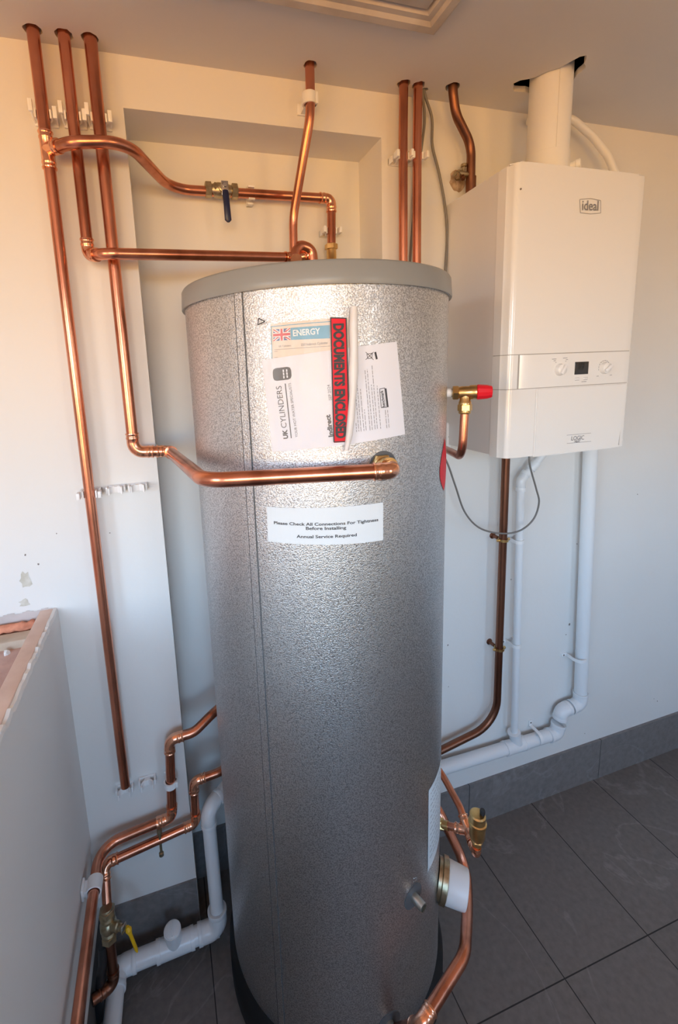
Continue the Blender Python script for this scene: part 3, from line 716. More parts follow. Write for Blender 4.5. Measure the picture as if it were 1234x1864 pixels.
cable([AT(963, 826, y=-.13), AT(965, 850, y=-.13), AT(976, 890, y=-.11), AT(981, 915, y=-.10), AT(971, 945, y=-.09), AT(946, 966, y=-.085), AT(912, 971, y=-.08), AT(873, 961, y=-.075), AT(846, 932, y=-.07), AT(829, 885, y=-.07), AT(815, 845, y=-.07), AT(800, 815, y=-.06)], .0027, 'power_cable', 'thin grey cable looping from under the boiler round behind the cylinder')

# --- small brass cock and plaster mess near the gas pipe
t = thing('gas_cock', 'small old brass valve poking from the broken plaster beside the tarnished pipe', 'valve', AT(835, 322, y=0))
q = AT(838, 320, y=-.02); bm = bmesh.new()
lathe(bm, V((.697, -.030, q.z)), (-1, 0, 0), [(.010, .007), (.03, .007), (.031, .009), (.042, .009), (.043, .006), (.052, .006)]); lathe(bm, q+V((0, .018, .0)), (0, -1, 0), [(0, .007), (.02, .007), (.022, .009), (.030, .009)])
lathe(bm, q+V((.004, -.008, 0)), (0, 0, 1), [(0, .005), (.018, .005), (.020, .008), (.026, .008), (.028, .004)]); hexnut(bm, q+V((-.012, -.01, -.004)), (-1, -.4, -.3), 0, .010, .009)
obj('body', bm, M['brass_old'], t)
bm = bmesh.new(); lathe(bm, q+V((-.004, -.012, -.006)), (-.1, -.6, -.7), [(0, .006), (.012, .006), (.013, .004)]); obj('spout', bm, CDK, t)
bm = bmesh.new()
bmesh.ops.create_icosphere(bm, subdivisions=3, radius=.026, matrix=Matrix.Translation((q.x+.006, .001, q.z-.004)) @ Matrix.Diagonal((1.0, .22, 1.1, 1)))
for v in bm.verts: v.co += V((random.uniform(-1, 1)*.003, random.uniform(-1, .3)*.002, random.uniform(-1, 1)*.003))
obj('broken_plaster', bm, M['mortar'], wall_back, True, 80)

# --- white waste pipes, right
def collar(bm, p, d, L, r): lathe(bm, p, d, [(-L/2, r*.98), (-L/2+.001, r), (L/2-.001, r), (L/2, r*.98)])
UP = M['upvc']
def upvc_elbow(P, a, b, r, root, L=None, br=None):
    a, b = V(a).normalized(), V(b).normalized(); L = L or r*2.2
    pts = fillet([(P+a*L, 0), (P, br or r*1.6), (P+b*L, 0)], 12); fr = r+.0022
    bm = bmesh.new(); N = len(pts); sweep(bm, [pts[0], pts[0]-a*.001]+pts[1:-1]+[pts[-1]-b*.001, pts[-1]], [fr-.0008, fr]+[fr]*(N-2)+[fr, fr-.0008], 28)
    collar(bm, P+a*(L-.006), a, .012, fr+.0012); collar(bm, P+b*(L-.006), b, .012, fr+.0012)
    return obj('elbow', bm, UP, root, angle=40)
def upipe(p, q, r, root):
    bm = bmesh.new(); sweep(bm, [p, q], r, 28); return obj('pipe', bm, UP, root, angle=50)
tw = thing('waste_pipe', 'large white waste pipe below the boiler, stepping left along the skirting', 'pipe', (1.236, -.03, .4))
A = AT(1056, 1280, y=-.035); B = AT(1022, 1293, y=-.035); C_ = AT(1013, 1334, y=-.035); Dd = AT(800, 1399, y=-.035); wt0 = AT(1073, 822, y=-.035)
rW = .0215
upipe(V((wt0.x, wt0.y, BZ0+.02)), A, rW, tw); 
upvc_elbow(A, wt0-A, B-A, rW, tw, .048); upvc_elbow(B, A-B, C_-B, rW, tw, .034); upvc_elbow(C_, B-C_, Dd-C_, rW, tw, .040)
De = Dd+(Dd-C_).normalized()*.13; upipe(C_, De, rW, tw)
Tt = AT(937, 1352, y=-.035); dd = (Dd-C_).normalized()
k_ = (Tt-C_).dot(dd); Tt = C_+dd*k_
s0 = AT(948, 875, y=-.035); s1 = AT(936, 1335, y=-.035)
bm = bmesh.new(); lathe(bm, Tt-dd*.045, dd, [(0, rW+.0030), (.008, rW+.0030), (.009, rW+.002), (.080, rW+.002), (.081, rW+.0030), (.089, rW+.0030)]); 
lathe(bm, Tt+V((.012, 0, 0)), (s1-Tt-V((.012, 0, 0))), [(0, rW*.95), (.052, rW*.9), (.053, rW), (.062, rW), (.063, .0125)]); obj('tee', bm, UP, tw, angle=40)
ts = thing('condensate_pipe', 'slim white plastic pipe between the gas pipe and the large waste pipe', 'pipe', s1)
upipe(s0, Tt+(s1-Tt).normalized()*.05, .0118, ts)
s2 = AT(968, 845, y=-.035); s3 = AT(1000, 812, y=-.05)
upvc_elbow(s0, s1-s0, s2-s0, .0118, ts, .034); upipe(s0, s3, .0118, ts)
bm = bmesh.new(); d_ = (s3-s0).normalized(); collar(bm, s0+d_*.062, d_, .03, .0150); obj('coupling', bm, UP, ts)
def saddle(name, u, v, yc, r, ax, lab, grp='white saddle clips on the waste pipes', tabL=True):
    """ring round the pipe with one screw tab back to the wall"""
    c = AT(u, v, y=yc); ax = V(ax).normalized(); t = thing(name, lab, 'pipe clip', (c.x, 0, c.z), grp)
    n_ = V((0, -1, 0)); s = ax.cross(n_).normalized()
    bm = bmesh.new(); rr = r+.0006; ro = r+.0036; hw = .006
    ring = [R(q) for q in range(-20, 201, 10)]
    pr = None
    path = [(-math.cos(q), math.sin(q)) for q in ring]
    pin = [c+s*(x*rr)+n_*(y*rr) for x, y in path]; pout = [c+s*(x*ro)+n_*(y*ro) for x, y in path]
    for k in range(len(path)-1):
        for z_ in (1, -1):
            quad(bm, pin[k]+ax*hw*z_, pin[k+1]+ax*hw*z_, pout[k+1]+ax*hw*z_, pout[k]+ax*hw*z_)
        quad(bm, pout[k]+ax*hw, pout[k+1]+ax*hw, pout[k+1]-ax*hw, pout[k]-ax*hw); quad(bm, pin[k]+ax*hw, pin[k+1]+ax*hw, pin[k+1]-ax*hw, pin[k]-ax*hw)
    for sg in (1, -1):
        base = V((c.x, 0, c.z))+s*sg*(ro+.008); obox(bm, base+V((0, -.0025, 0)), s, n_, ax, (.020, .005, .012), .001)
        w_ = c+s*sg*(ro-.0015); obox(bm, V((w_.x, c.y/2, w_.z)), s, n_, ax, (.003, abs(c.y), .012))
    obj('strap', bm, M['clip'], t)
    for sg in (1, -1):
        base = V((c.x, -.005, c.z))+s*sg*(ro+.010); bm = bmesh.new(); lathe(bm, base, n_, [(0, .0034), (.001, .003), (.0015, .0015)], 12); obj('screw', bm, M['mark'], t)
saddle('saddle_clip', 1053, 1197, -.035, rW, (wt0-A), 'white saddle clip round the upright of the large waste pipe')
saddle('saddle_clip', 977, 1342, -.035, rW, dd, 'white saddle clip on the low sloping waste pipe right of the tee')
saddle('saddle_clip', 944, 985, -.035, .0118, (s0-s1), 'white saddle clip on the slim pipe close to the cable loop')
saddle('saddle_clip', 939, 1174, -.035, .0118, (s0-s1), 'white saddle clip on the slim pipe beside the lower brass ring clip')

# --- white box on the wall behind the cylinder
c = AT(812, 797, y=-.02); bm = bmesh.new(); box(bm, (c.x-.075, -.030, c.z-.046), (c.x+.012, 0, c.z+.046), .006)
t = tag(obj('cable_outlet_box', bm, M['white_plastic']), 'white plastic switch box on the wall peeping out behind the cylinder', 'electrical box')
bm = bmesh.new(); lathe(bm, (c.x+.004, -.030, c.z+.004), (0, -1, 0), [(0, .003), (.001, .0025)], 12); obj('screw', bm, M['mark'], t)

# ------------------------------------------------------------------ cylinder
tc_ = thing('hot_water_cylinder', 'tall silver galvanised hot water cylinder with a grey lid', 'water tank', (CX, CY, 0))
O = V((CX, CY, 0)); Z = V((0, 0, 1)); ZB = .128; ZL = 1.8108
bm = bmesh.new(); lathe(bm, O, Z, [(0, .296), (.02, .304), (.09, .304), (.118, .290), (.14, .27)], 96); obj('foam_base', bm, M['black'], tc_)
bm = bmesh.new(); lathe(bm, O, Z, [(ZB, CR-.002), (ZB+.003, CR)]+[(ZB+.003+(ZL+.01-ZB)*k/24, CR) for k in range(1, 25)], 160); obj('jacket', bm, M['jacket'], tc_, angle=60)
bm = bmesh.new(); lathe(bm, O, Z, [(ZL-.001, CR+.001), (ZL-.002, CR+.0055), (ZL, CR+.0066), (ZL+.010, CR+.0060), (ZL+.0335, CR+.0045), (ZL+.0375, CR+.002), (ZL+.039, CR-.004), (ZL+.040, .10), (ZL+.040, .001)], 160); obj('lid', bm, M['lid'], tc_, angle=50)
def CM(off=.0): # chart (arc length s from angle -90deg, z) on the jacket
    return lambda p: V((CX+(CR+off)*math.cos(p[0]/CR-math.pi/2), CY+(CR+off)*math.sin(p[0]/CR-math.pi/2), p[1]))
def cpx(u, v): q = AT(u, v, r=CR); return V(((math.atan2(q.y-CY, q.x-CX)+math.pi/2)*CR, q.z))
# lapped vertical seam
sa = cpx(430, 540).x; sb = cpx(441, 700).x
s_l = (cpx(434, 560).x+cpx(470, 1300).x)/2; s_r = (cpx(447, 560).x+cpx(481, 1300).x)/2
bm = bmesh.new()
def strip(bm, s0_, s1_, z0_, z1_, th):
    f0_, f1_ = CM(.0002), CM(th)
    for k in range(24):
        za, zb_ = z0_+(z1_-z0_)*k/24, z0_+(z1_-z0_)*(k+1)/24
        quad(bm, f1_((s0_, za)), f1_((s1_, za)), f1_((s1_, zb_)), f1_((s0_, zb_)))
        quad(bm, f0_((s0_, za)), f1_((s0_, za)), f1_((s0_, zb_)), f0_((s0_, zb_))); quad(bm, f0_((s1_, za)), f1_((s1_, za)), f1_((s1_, zb_)), f0_((s1_, zb_)))
strip(bm, s_l, s_r, ZB, ZL, .0020); obj('seam_strip', bm, M['jacket'], tc_, False)
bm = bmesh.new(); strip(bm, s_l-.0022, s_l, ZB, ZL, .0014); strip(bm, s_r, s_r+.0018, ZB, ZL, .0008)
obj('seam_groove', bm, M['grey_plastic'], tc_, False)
# grey gasket discs and ports
def port_disc(u, v, r, stub=0, srad=.011):
    c = AT(u, v, r=CR); a = math.atan2(c.y-CY, c.x-CX); n_ = V((math.cos(a), math.sin(a), 0)); ce = V((CX, CY, c.z))+n_*(CR-.001)
    bm = bmesh.new(); sx = V((-n_.y, n_.x, 0)); N = 36; f1_ = CM(.0018); s0_ = (a+math.pi/2)*CR
    rim = [(s0_+r*math.cos(2*math.pi*k/N), c.z+r*math.sin(2*math.pi*k/N)) for k in range(N)]
    cv = bm.verts.new(f1_((s0_, c.z))); md_ = [bm.verts.new(f1_((s0_+(x-s0_)*.5, c.z+(z-c.z)*.5))) for x, z in rim]; rv = [bm.verts.new(f1_(p)) for p in rim]; rb = [bm.verts.new(CM(-.001)(p)) for p in rim]
    for k in range(N):
        l = (k+1) % N; bm.faces.new((cv, md_[k], md_[l])); bm.faces.new((md_[k], rv[k], rv[l], md_[l])); bm.faces.new((rv[k], rb[k], rb[l], rv[l]))
    g_ = obj('port_gasket', bm, M['grey_plastic'], tc_, angle=40)
    if stub:
        bm = bmesh.new(); lathe(bm, ce, n_, [(0, srad), (stub, srad), (stub+.0005, srad-.002), (stub-.006, srad-.0024), (.004, srad-.003)], 28); obj('port_stub', bm, M['steel'], g_)
    return ce, n_, g_
port_disc(697, 848, .0275)
ce, n_, g_ = port_disc(752, 1631, .0285, .030, .0105)
bm = bmesh.new()
for k in range(7):
    p = cpx(746+random.uniform(0, 13), 1592+random.uniform(0, 16)); rect_on(bm, [p, p+V((.0022, .0006)), p+V((.002, .002)), p+V((0, .0014))], CM(.0006))
obj('scratch_marks', bm, M['print_white'], tc_, False)
port_disc(708, 1862, .030, .028, .0105)
# stickers
def cyl_panel(bm, s0_, s1_, z0_, z1_, off, nx=24, mi=0, sk=0):
    f = CM(off)
    for k in range(nx):
        a, b = s0_+(s1_-s0_)*k/nx, s0_+(s1_-s0_)*(k+1)/nx
        quad(bm, f((a, z0_)), f((b, z0_)), f((b, z1_)), f((a, z1_)), mi)
p0, p1, p2, p3 = cpx(486, 922), cpx(697, 914), cpx(697, 983), cpx(488, 985)
bm = bmesh.new()
rect_on(bm, [p3, p2, p1, p0], CM(.0007), nx=24); lab = obj('sticker', bm, M['sticker'], tc_, True, 60, label='white rectangular sticker with a service notice')
bm = bmesh.new()
text_on(bm, 'Please Check All Connections For Tightness', cpx(499, 953.5), cpx(688, 948), CM(.0011), .72, .022)
text_on(bm, 'Before Installing', cpx(557, 964), cpx(630, 962.5), CM(.0011), .72, .022)
text_on(bm, 'Annual Service Required', cpx(540, 978.5), cpx(649, 975.5), CM(.0011), .72, .022)
obj('lettering', bm, M['ink'], lab, False)
sL = cpx(779, 1500).x; zt_, zb2 = cpx(779, 1440).y, cpx(779, 1585).y
bm = bmesh.new(); cyl_panel(bm, sL, sL+.15, zb2, zt_, .0008, 20); lab2 = obj('sticker', bm, M['sticker'], tc_, True, 60, label='tall white data sticker low on the side')
bm = bmesh.new()
for k in range(12):
    z_ = zt_-.018-k*.016; s_ = sL+.010
    while s_ < sL+.12:
        w_ = random.uniform(.004, .016); rect_on(bm, [(s_, z_), (s_+w_, z_), (s_+w_, z_+.002), (s_, z_+.002)], CM(.0011)); s_ += w_+.004
obj('small_print', bm, M['ink_grey'], lab2, False)
# red teardrop flame sticker
zc = (cpx(806, 800).y+cpx(806, 895).y)/2; zh_ = (cpx(806, 800).y-cpx(806, 895).y)/2; s0_ = cpx(800, 860).x
bm = bmesh.new(); prev = None
for k in range(25):
    t_ = k/24; z_ = zc+zh_*(1-2*t_); wl = .036*math.sin(math.pi*min(1, t_*1.02)**1.25)**.8 if 0 < t_ < 1 else 0
    row = [CM(.0008)((s0_+.036-wl+(2*wl)*j/10, z_)) for j in range(11)]
    if prev: 
        for j in range(10): quad(bm, prev[j], prev[j+1], row[j+1], row[j])
    prev = row
obj('flame_sticker', bm, M['tape_red'], tc_, True, 60, label='red flame shaped sticker on the side')

# ------------------------------------------------------------------ documents on the cylinder
def sheet(bm, pts, off, nx=20, ny=8, wob=0, mi=0):
    a, b, c, d = [V(p) for p in pts]; f = lambda p, o: CM(o)(p)
    g = []
    for j in range(ny+1):
        row = []
        for i in range(nx+1):
            p = a.lerp(b, i/nx).lerp(d.lerp(c, i/nx), j/ny)
            row.append(bm.verts.new(f(p, off+(wob*math.sin(i*1.9+j*.7)*math.sin(j*1.3+i*.4) if wob else 0))))
        g.append(row)
    for j in range(ny):
        for i in range(nx): bm.faces.new((g[j][i], g[j][i+1], g[j+1][i+1], g[j+1][i])).material_index = mi
tl = thing('energy_label', 'cream energy label card with a Union flag inside the clear pouch', 'card', CM(0)(cpx(560, 620)))
bm = bmesh.new(); sheet(bm, [cpx(494, 590), cpx(634, 578), cpx(640, 700), cpx(497, 720)], .0016); obj('card', bm, M['card_cream'], tl, True, 60)
bm = bmesh.new(); sheet(bm, [cpx(529, 597), cpx(600, 592), cpx(600, 616), cpx(530, 619)], .0020, 10, 2); obj('blue_banner', bm, M['print_blue'], tl, True, 60)
bm = bmesh.new()
for (a, b) in (((494, 595), (610, 585)), ((494, 595), (496, 656))):
    s, e = cpx(*a), cpx(*b); d = (e-s).normalized(); q = V((-d.y, d.x))*.0006; rect_on(bm, [s-q, e-q, e+q, s+q], CM(.0020), nx=10)
obj('blue_border', bm, M['print_blue'], tl, False)
bm = bmesh.new(); text_on(bm, 'ENERGY', cpx(534, 612), cpx(583, 608), CM(.0024), 1.15, .02); obj('energy_lettering', bm, M['print_white'], tl, False)
bm = bmesh.new(); text_on(bm, 'UK Cylinders', cpx(508, 632), cpx(530, 630.5), CM(.0020), 1.1, .01); text_on(bm, '250 Indirect Cylinder', cpx(548, 630), cpx(597, 626), CM(.0020), 1.1, .01)
for (a, b) in (((500, 637), (600, 630)), ((500, 640), (506, 639.5)), ((500, 651), (506, 650.5))):
    s, e = cpx(*a), cpx(*b); q = V((0, .0003)); rect_on(bm, [s-q, e-q, e+q, s+q], CM(.0020), nx=4)
obj('printing', bm, M['ink_grey'], tl, False)
# union flag in its own chart
F0, F1, F3 = cpx(498, 600), cpx(528.5, 597.5), cpx(498.5, 621)
def FM(off): return lambda p: CM(off)(F0+(F1-F0)*p[0]+(F3-F0)*p[1])
bm = bmesh.new(); rect_on(bm, [(0, 0), (1, 0), (1, 1), (0, 1)], FM(.0020), nx=4); flag = obj('union_flag', bm, M['flag_blue'], tl, False)
def diag(bm, w_, off):
    for s, e in (((0, 0), (1, 1)), ((0, 1), (1, 0))):
        if s[1] == 0: pts = [(0, 0), (w_, 0), (1, 1-w_*1.2), (1, 1), (1-w_, 1), (0, w_*1.2)]
        else: pts = [(0, 1), (0, 1-w_*1.2), (1-w_, 0), (1, 0), (1, w_*1.2), (w_, 1)]
        poly(bm, [FM(off)(p) for p in pts])
bm = bmesh.new(); diag(bm, .13, .0022); rect_on(bm, [(0, .31), (1, .31), (1, .69), (0, .69)], FM(.0025), nx=2); rect_on(bm, [(.38, 0), (.62, 0), (.62, 1), (.38, 1)], FM(.0025)); obj('white_crosses', bm, M['print_white'], flag, False)
bm = bmesh.new(); diag(bm, .05, .00235); rect_on(bm, [(0, .39), (1, .39), (1, .61), (0, .61)], FM(.0027), nx=2); rect_on(bm, [(.435, 0), (.565, 0), (.565, 1), (.435, 1)], FM(.0027)); obj('red_crosses', bm, M['flag_red'], flag, False)

tm = thing('instruction_booklet', 'white instruction booklet, its right half sticking out of the clear pouch', 'booklet', CM(0)(cpx(610, 720)))
bm = bmesh.new(); sheet(bm, [cpx(478, 656), cpx(720, 622), cpx(735, 790), cpx(497, 822)], .0032, 24, 8); obj('cover', bm, M['paper'], tm, True, 60)
bm = bmesh.new(); TO = CM(.0036)
text_on(bm, 'UK', cpx(525, 798), cpx(523, 781), TO, 1.0, .05, 1)
text_on(bm, 'CYLINDERS', cpx(523, 778), cpx(513, 702), TO, 1.0, .0, 1)
s, e = cpx(531, 797), cpx(520, 698); q = V((.0009, 0)); rect_on(bm, [s-q, s+q, e+q, e-q], TO)
obj('title_lettering', bm, M['ink'], tm, False); bm = bmesh.new()
text_on(bm, 'Indirect', cpx(606, 794), cpx(600, 754), TO, .9, .05, 1)
obj('type_lettering', bm, M['ink'], tm, False)
bm = bmesh.new(); text_on(bm, 'YOUR HOT WATER SPECIALISTS', cpx(543, 795), cpx(530, 697), TO, 1.0, .0, 1)
obj('subtitle_lettering', bm, M['ink'], tm, False); bm = bmesh.new(); text_on(bm, 'SEP 2024', cpx(603.5, 728), cpx(600, 700), TO, 1.0, .01, 1)
# tank emblem, rounded block
obj('date_lettering', bm, M['ink_grey'], tm, False)
em = [cpx(497, 671), cpx(530, 667), cpx(532, 690), cpx(499, 694)]
bm = bmesh.new(); pts = []
for i in range(4):
    a, b, c = em[i-1], em[i], em[(i+1) % 4]; u_, v_ = (a-b).normalized()*.006, (c-b).normalized()*.006
    pts += [b+u_, b+u_*.3+v_*.3, b+v_]
poly(bm, [TO(p) for p in pts]); emb = obj('tank_emblem', bm, M['ink'], tm, False)
bm = bmesh.new()
for (ua, va, ub, vb) in ((518, 689, 516.5, 672), (524, 688, 522.5, 671.5)):
    s, e = cpx(ua, va), cpx(ub, vb)
    for k in range(3):
        a, b = s.lerp(e, k/3+.02), s.lerp(e, (k+1)/3-.04); q = V((.0012, 0)); rect_on(bm, [a-q, a+q, b+q, b-q], CM(.0040))
obj('emblem_marks', bm, M['paper'], emb, False)
# right page: fine print columns, bin symbol, service mark
bm = bmesh.new()
def line_px(u0, v0, u1, v1, wpx, off=.0037, dash=True):
    s, e = cpx(u0, v0), cpx(u1, v1); L = (e-s).length; d = (e-s).normalized(); q = V((-d.y, d.x))*(wpx*.00055); x = 0
    while x < L:
        w_ = random.uniform(.003, .010) if dash else L; a = s+d*x; b = s+d*min(x+w_, L); rect_on(bm, [a-q, a+q, b+q, b-q], CM(off)); x += w_+.0016
for (u, va, vb) in ((648, 786, 770), (652, 785, 690), (656, 785, 683), (661, 784, 708), (665, 783, 745), (672, 783, 674), (676, 782, 672), (681, 781, 700), (685, 780, 664), (691, 780, 702), (702, 779, 746), (706, 778, 746)):
    line_px(u, va, u-(va-vb)*.085, vb, .8)
obj('small_print', bm, M['ink_grey'], tm, False)
bm = bmesh.new()
line_px(681, 641, 684, 654, 3.2, dash=False)
for a, b in (((664, 641), (678, 655)), ((664, 655), (678, 641)), ((666, 645), (676, 643)), ((666, 645), (668, 653)), ((676, 643), (675, 652)), ((668, 653), (675, 652))): line_px(*a, *b, .8, dash=False)
obj('bin_symbol', bm, M['ink'], tm, False); bm = bmesh.new()
for a, b in (((692, 742), (689, 708)), ((692, 742), (702, 741)), ((702, 741), (698, 706)), ((689, 708), (698, 706))): line_px(*a, *b, .9, dash=False)
line_px(704, 741, 700, 707, 2.4, dash=False)
text_on(bm, 'benchmark', cpx(699, 740), cpx(695, 710), CM(.0038), 1.3, .02)
obj('service_mark', bm, M['ink'], tm, False)

tp = thing('document_pouch', 'clear plastic document pouch with a red warning strip stuck on the cylinder', 'pouch', CM(0)(cpx(560, 690)))
bm = bmesh.new(); sheet(bm, [cpx(462, 573), cpx(646, 560), cpx(636, 820), cpx(474, 822)], .0058, 30, 24, .0009); obj('film', bm, M['film'], tp, True, 80)
st = [cpx(600, 579), cpx(629, 580), cpx(635, 803), cpx(607, 805)]
bm = bmesh.new(); sheet(bm, st, .0070, 4, 20, .0002); obj('warning_strip', bm, M['tape_red'], tp, True, 60)
bm = bmesh.new(); TS = CM(.0079)
text_on(bm, 'DOCUMENTS ENCLOSED', cpx(606, 590), cpx(611, 797), TS, 1.35, .05, 1)
for (a, b, w_) in (((601, 579), (607, 804), .0010), ((628, 580), (634, 803), .0010), ((600, 579.5), (629, 580.5), .001), ((607, 803.5), (635, 802), .001)):
    s, e = cpx(*a), cpx(*b); d = (e-s).normalized(); q = V((-d.y, d.x))*w_; rect_on(bm, [s-q, e-q, e+q, s+q], CM(.0074), nx=8)
obj('strip_lettering', bm, M['ink'], tp, False)
bm = bmesh.new()
ed = [cpx(u, v) for u, v in ((641, 560), (640, 600), (641, 640), (640, 680), (639, 720), (636, 760), (633, 790), (628, 818))]
sweep(bm, [CM(.010)(p) for p in ed], [.006, .0075, .007, .0085, .006, .0065, .006, .004], 12); 
obj('folded_flap', bm, M['film_white'], tp, True, 80)
bm = bmesh.new(); q0, q1, q2 = cpx(472, 592), cpx(485, 586), cpx(474, 580)
for a, b in ((q0, q1), (q1, q2), (q2, q0)):
    d = (b-a).normalized(); q = V((-d.y, d.x))*.0008; rect_on(bm, [a-q, b-q, b+q, a+q], CM(.0068))
obj('recycling_mark', bm, M['ink'], tp, False)

# ------------------------------------------------------------------ relief valve on the right of the cylinder
def radial(az, z): n_ = V((math.cos(R(az)), math.sin(R(az)), 0)); return V((CX, CY, z))+n_*CR, n_
rz = AT(850, 712, w=1.0).z
rp_, rn = radial(-33, rz)
tr = thing('pressure_relief_valve', 'brass relief valve with a red cap on the side of the cylinder', 'valve', rp_)
bm = bmesh.new(); lathe(bm, rp_, rn, [(-.002, .0095), (.012, .0095)]); obj('sealed_thread', bm, M['white_plastic'], tr)
bm = bmesh.new(); hexnut(bm, rp_, rn, .011, .024, .0165); lathe(bm, rp_, rn, [(.008, .0095), (.012, .0095), (.023, .012), (.030, .0135), (.044, .0135), (.047, .0155), (.059, .0155), (.061, .013)])
bc = rp_+rn*.037; lathe(bm, bc, (0, 0, -1), [(0, .0115), (.018, .0115), (.020, .013), (.026, .013)]); obj('body', bm, M['brass'], tr, angle=40)
bm = bmesh.new(); hexnut(bm, bc, (0, 0, -1), .025, .040, .0150); lathe(bm, bc, (0, 0, -1), [(.038, .012), (.043, .013), (.046, .0115)]); obj('union_nut', bm, M['brass'], tr, angle=40)
bm = bmesh.new(); lathe(bm, rp_, rn, [(.060, .0150), (.062, .0165), (.080, .0150), (.089, .0125), (.090, .0115)], 12); obj('cap', bm, M['red'], tr, angle=20)
pe_ = AT(807, 834, w=1.20)
bm = bmesh.new(); sweep(bm, fillet([(bc-Z*.040, 0), (bc-Z*.142+V((-.004, 0, 0)), .042), (V((pe_.x, pe_.y, bc.z-.160)), 0)], 14), .0090); obj('discharge_pipe', bm, CU, tr, angle=60)

# ------------------------------------------------------------------ immersion heater
iz = AT(812, 1600, w=1.15).z; ip, inn = radial(-37, iz); inn = (inn+V((0, 0, -.15))).normalized()
ti = thing('immersion_heater', 'white capped immersion heater with a brass flange low on the cylinder', 'heater', ip)
bm = bmesh.new(); lathe(bm, ip, inn, [(-.004, .046), (.004, .046), (.006, .052), (.018, .052), (.020, .046), (.024, .046)], 40); obj('brass_flange', bm, M['brass_old'], ti)
bm = bmesh.new(); lathe(bm, ip, inn, [(.020, .0465), (.022, .0475), (.066, .0445), (.068, .0425)], 48); cap_ = obj('cap', bm, M['white_plastic'], ti)
bm = bmesh.new(); lathe(bm, ip+inn*.0675+V((-.008, .0, -.034)), inn, [(0, .0035), (.004, .0035), (.005, .002)], 12); obj('fixing_screw', bm, M['chrome'], cap_)

# ------------------------------------------------------------------ lower right pipework
vz = AT(806, 1518, w=1.14).z; vp, vn = radial(-30, vz)
tv = thing('copper_pipe_run', 'copper tee branch low beside the cylinder, carrying the brass air vent', 'pipework', vp)
jt = AT(852, 1512, w=1.12)
vp2 = V((jt.x, jt.y, jt.z)); dv = (jt-vp).normalized()
bm = bmesh.new(); hexnut(bm, vp, vn, -.001, .012, .0145); lathe(bm, vp, dv, [(.008, .0105), (.026, .0105)]); obj('brass_connector', bm, M['brass'], tv)
bm = bmesh.new(); sweep(bm, [vp+dv*.004, jt], .0092); obj('pipe', bm, CU, tv)
u1 = AT(838, 1470, w=1.16); u0_ = AT(806, 1412, w=1.24); dn = AT(867, 1556, w=1.06)
da = (u1-jt).normalized(); db = (dn-jt).normalized()
tee_fit('tee', jt, da, db, -dv, .0102, CF, tv, .032)
run(tv, [(jt+da*.02,), (u1, 'p', .06), (u0_, 'p', .06), (u0_+V((-.035, .10, .06)),)], .0092)
run(tv, [(jt+db*.02,), (dn, 'e'), (dn+V((-.002, 0, .030)),)], .0092)
ta = thing('air_vent', 'brass automatic air vent with a black cap screwed on the copper elbow', 'valve', dn+Z*.03)
ab_ = dn+Z*.028
bm = bmesh.new(); lathe(bm, ab_, Z, [(0, .010), (.010, .010), (.012, .012), (.018, .012), (.022, .0155), (.028, .0180), (.058, .0185), (.060, .0205), (.067, .0205), (.069, .0180), (.086, .0180), (.089, .015), (.090, .007)], 32); obj('body', bm, M['brass'], ta, angle=35)
hexb = bmesh.new(); hexnut(hexb, ab_, Z, .009, .017, .0145); obj('nut', hexb, M['brass'], ta, angle=30)
bm = bmesh.new(); lathe(bm, ab_+V((.008, -.006, .088)), Z, [(0, .0045), (.003, .0045), (.004, .0060), (.013, .0060), (.015, .005)], 16); obj('cap', bm, M['rubber'], ta)

th_ = thing('copper_pipe_run', 'thick copper pipe bowing around the heater cap towards the cylinder foot', 'pipework', AT(780, 1850, w=.93))
g0 = AT(800, 1478, w=1.24); g1 = AT(849, 1578, w=1.21); g2 = AT(851, 1655, w=1.12); g3 = AT(846, 1738, w=1.01); g4 = AT(772, 1856, w=.93)
run(th_, [(g0+V((-.03, .13, .05)),), (g0, 'p', .06), (g1, 'p', .10), (g2, 'p', .20), (g3, 'p', .07), (g4,)], .0132)
gd = (g4-g3).normalized(); s_ = g4+gd*.012; e_ = AT(712, 1880, r=CR); ed_ = (e_-s_).normalized()
elbow_fit('elbow', s_, -gd, ed_, .0134, CF, th_, .036)
bm = bmesh.new(); sweep(bm, [s_+ed_*.02, e_], .013); obj('pipe', bm, CU, th_)

# ------------------------------------------------------------------ lower left pipework
e1 = thing('copper_pipe_run', 'bright copper pipe from the cylinder back, curving low along the stub wall', 'pipework', (-.44, -.3, .44))
ez = .452
E = [(V((-.055, .02, .735)),), (V((-.118, -.015, .722)), 'p', .05), (V((-.168, -.036, .700)), 'p', .06), (V((-.236, -.038, .697)), 'e'), (V((-.249, -.038, ez+.002)), 'e'), (V((-.335, -.040, ez-.006)), 'p', .10), (V((-.4415, -.045, ez-.016)), 'p', .085), (V((-.4405, -.45, ez-.018)),), (V((-.4395, -1.0, ez-.02)),)]
run(e1, E, .0128)
lk = AT(290, 1495, y=-.040)
bm = bmesh.new(); dx = V((1, 0, .06)).normalized(); lathe(bm, V((-.286, -.039, ez-.003)), dx, [(-.004, .0135), (-.003, .0155), (.003, .0155), (.004, .0135)]); obj('stop_ring', bm, CF, e1)
e2 = thing('copper_pipe_run', 'darker copper pipe elbowing down behind, ending in a yellow lever valve', 'pipework', (-.43, -.06, .1))
vv = V((-.438, -.075, .20)); 
va_ = AT(197, 1682, y=-.125); vc_ = AT(208, 1790, y=-.150)
c0 = V((-.431, -.055, .390))
run(e2, [(V((-.03, .03, .555)),), (V((-.100, -.034, .550)), 'p', .05), (V((-.183, -.036, .545)), 'e'), (V((-.186, -.036, .408)), 'e'), (c0, 'e'), (V((va_.x, va_.y, va_.z)),)], .0118, mtl=CU)
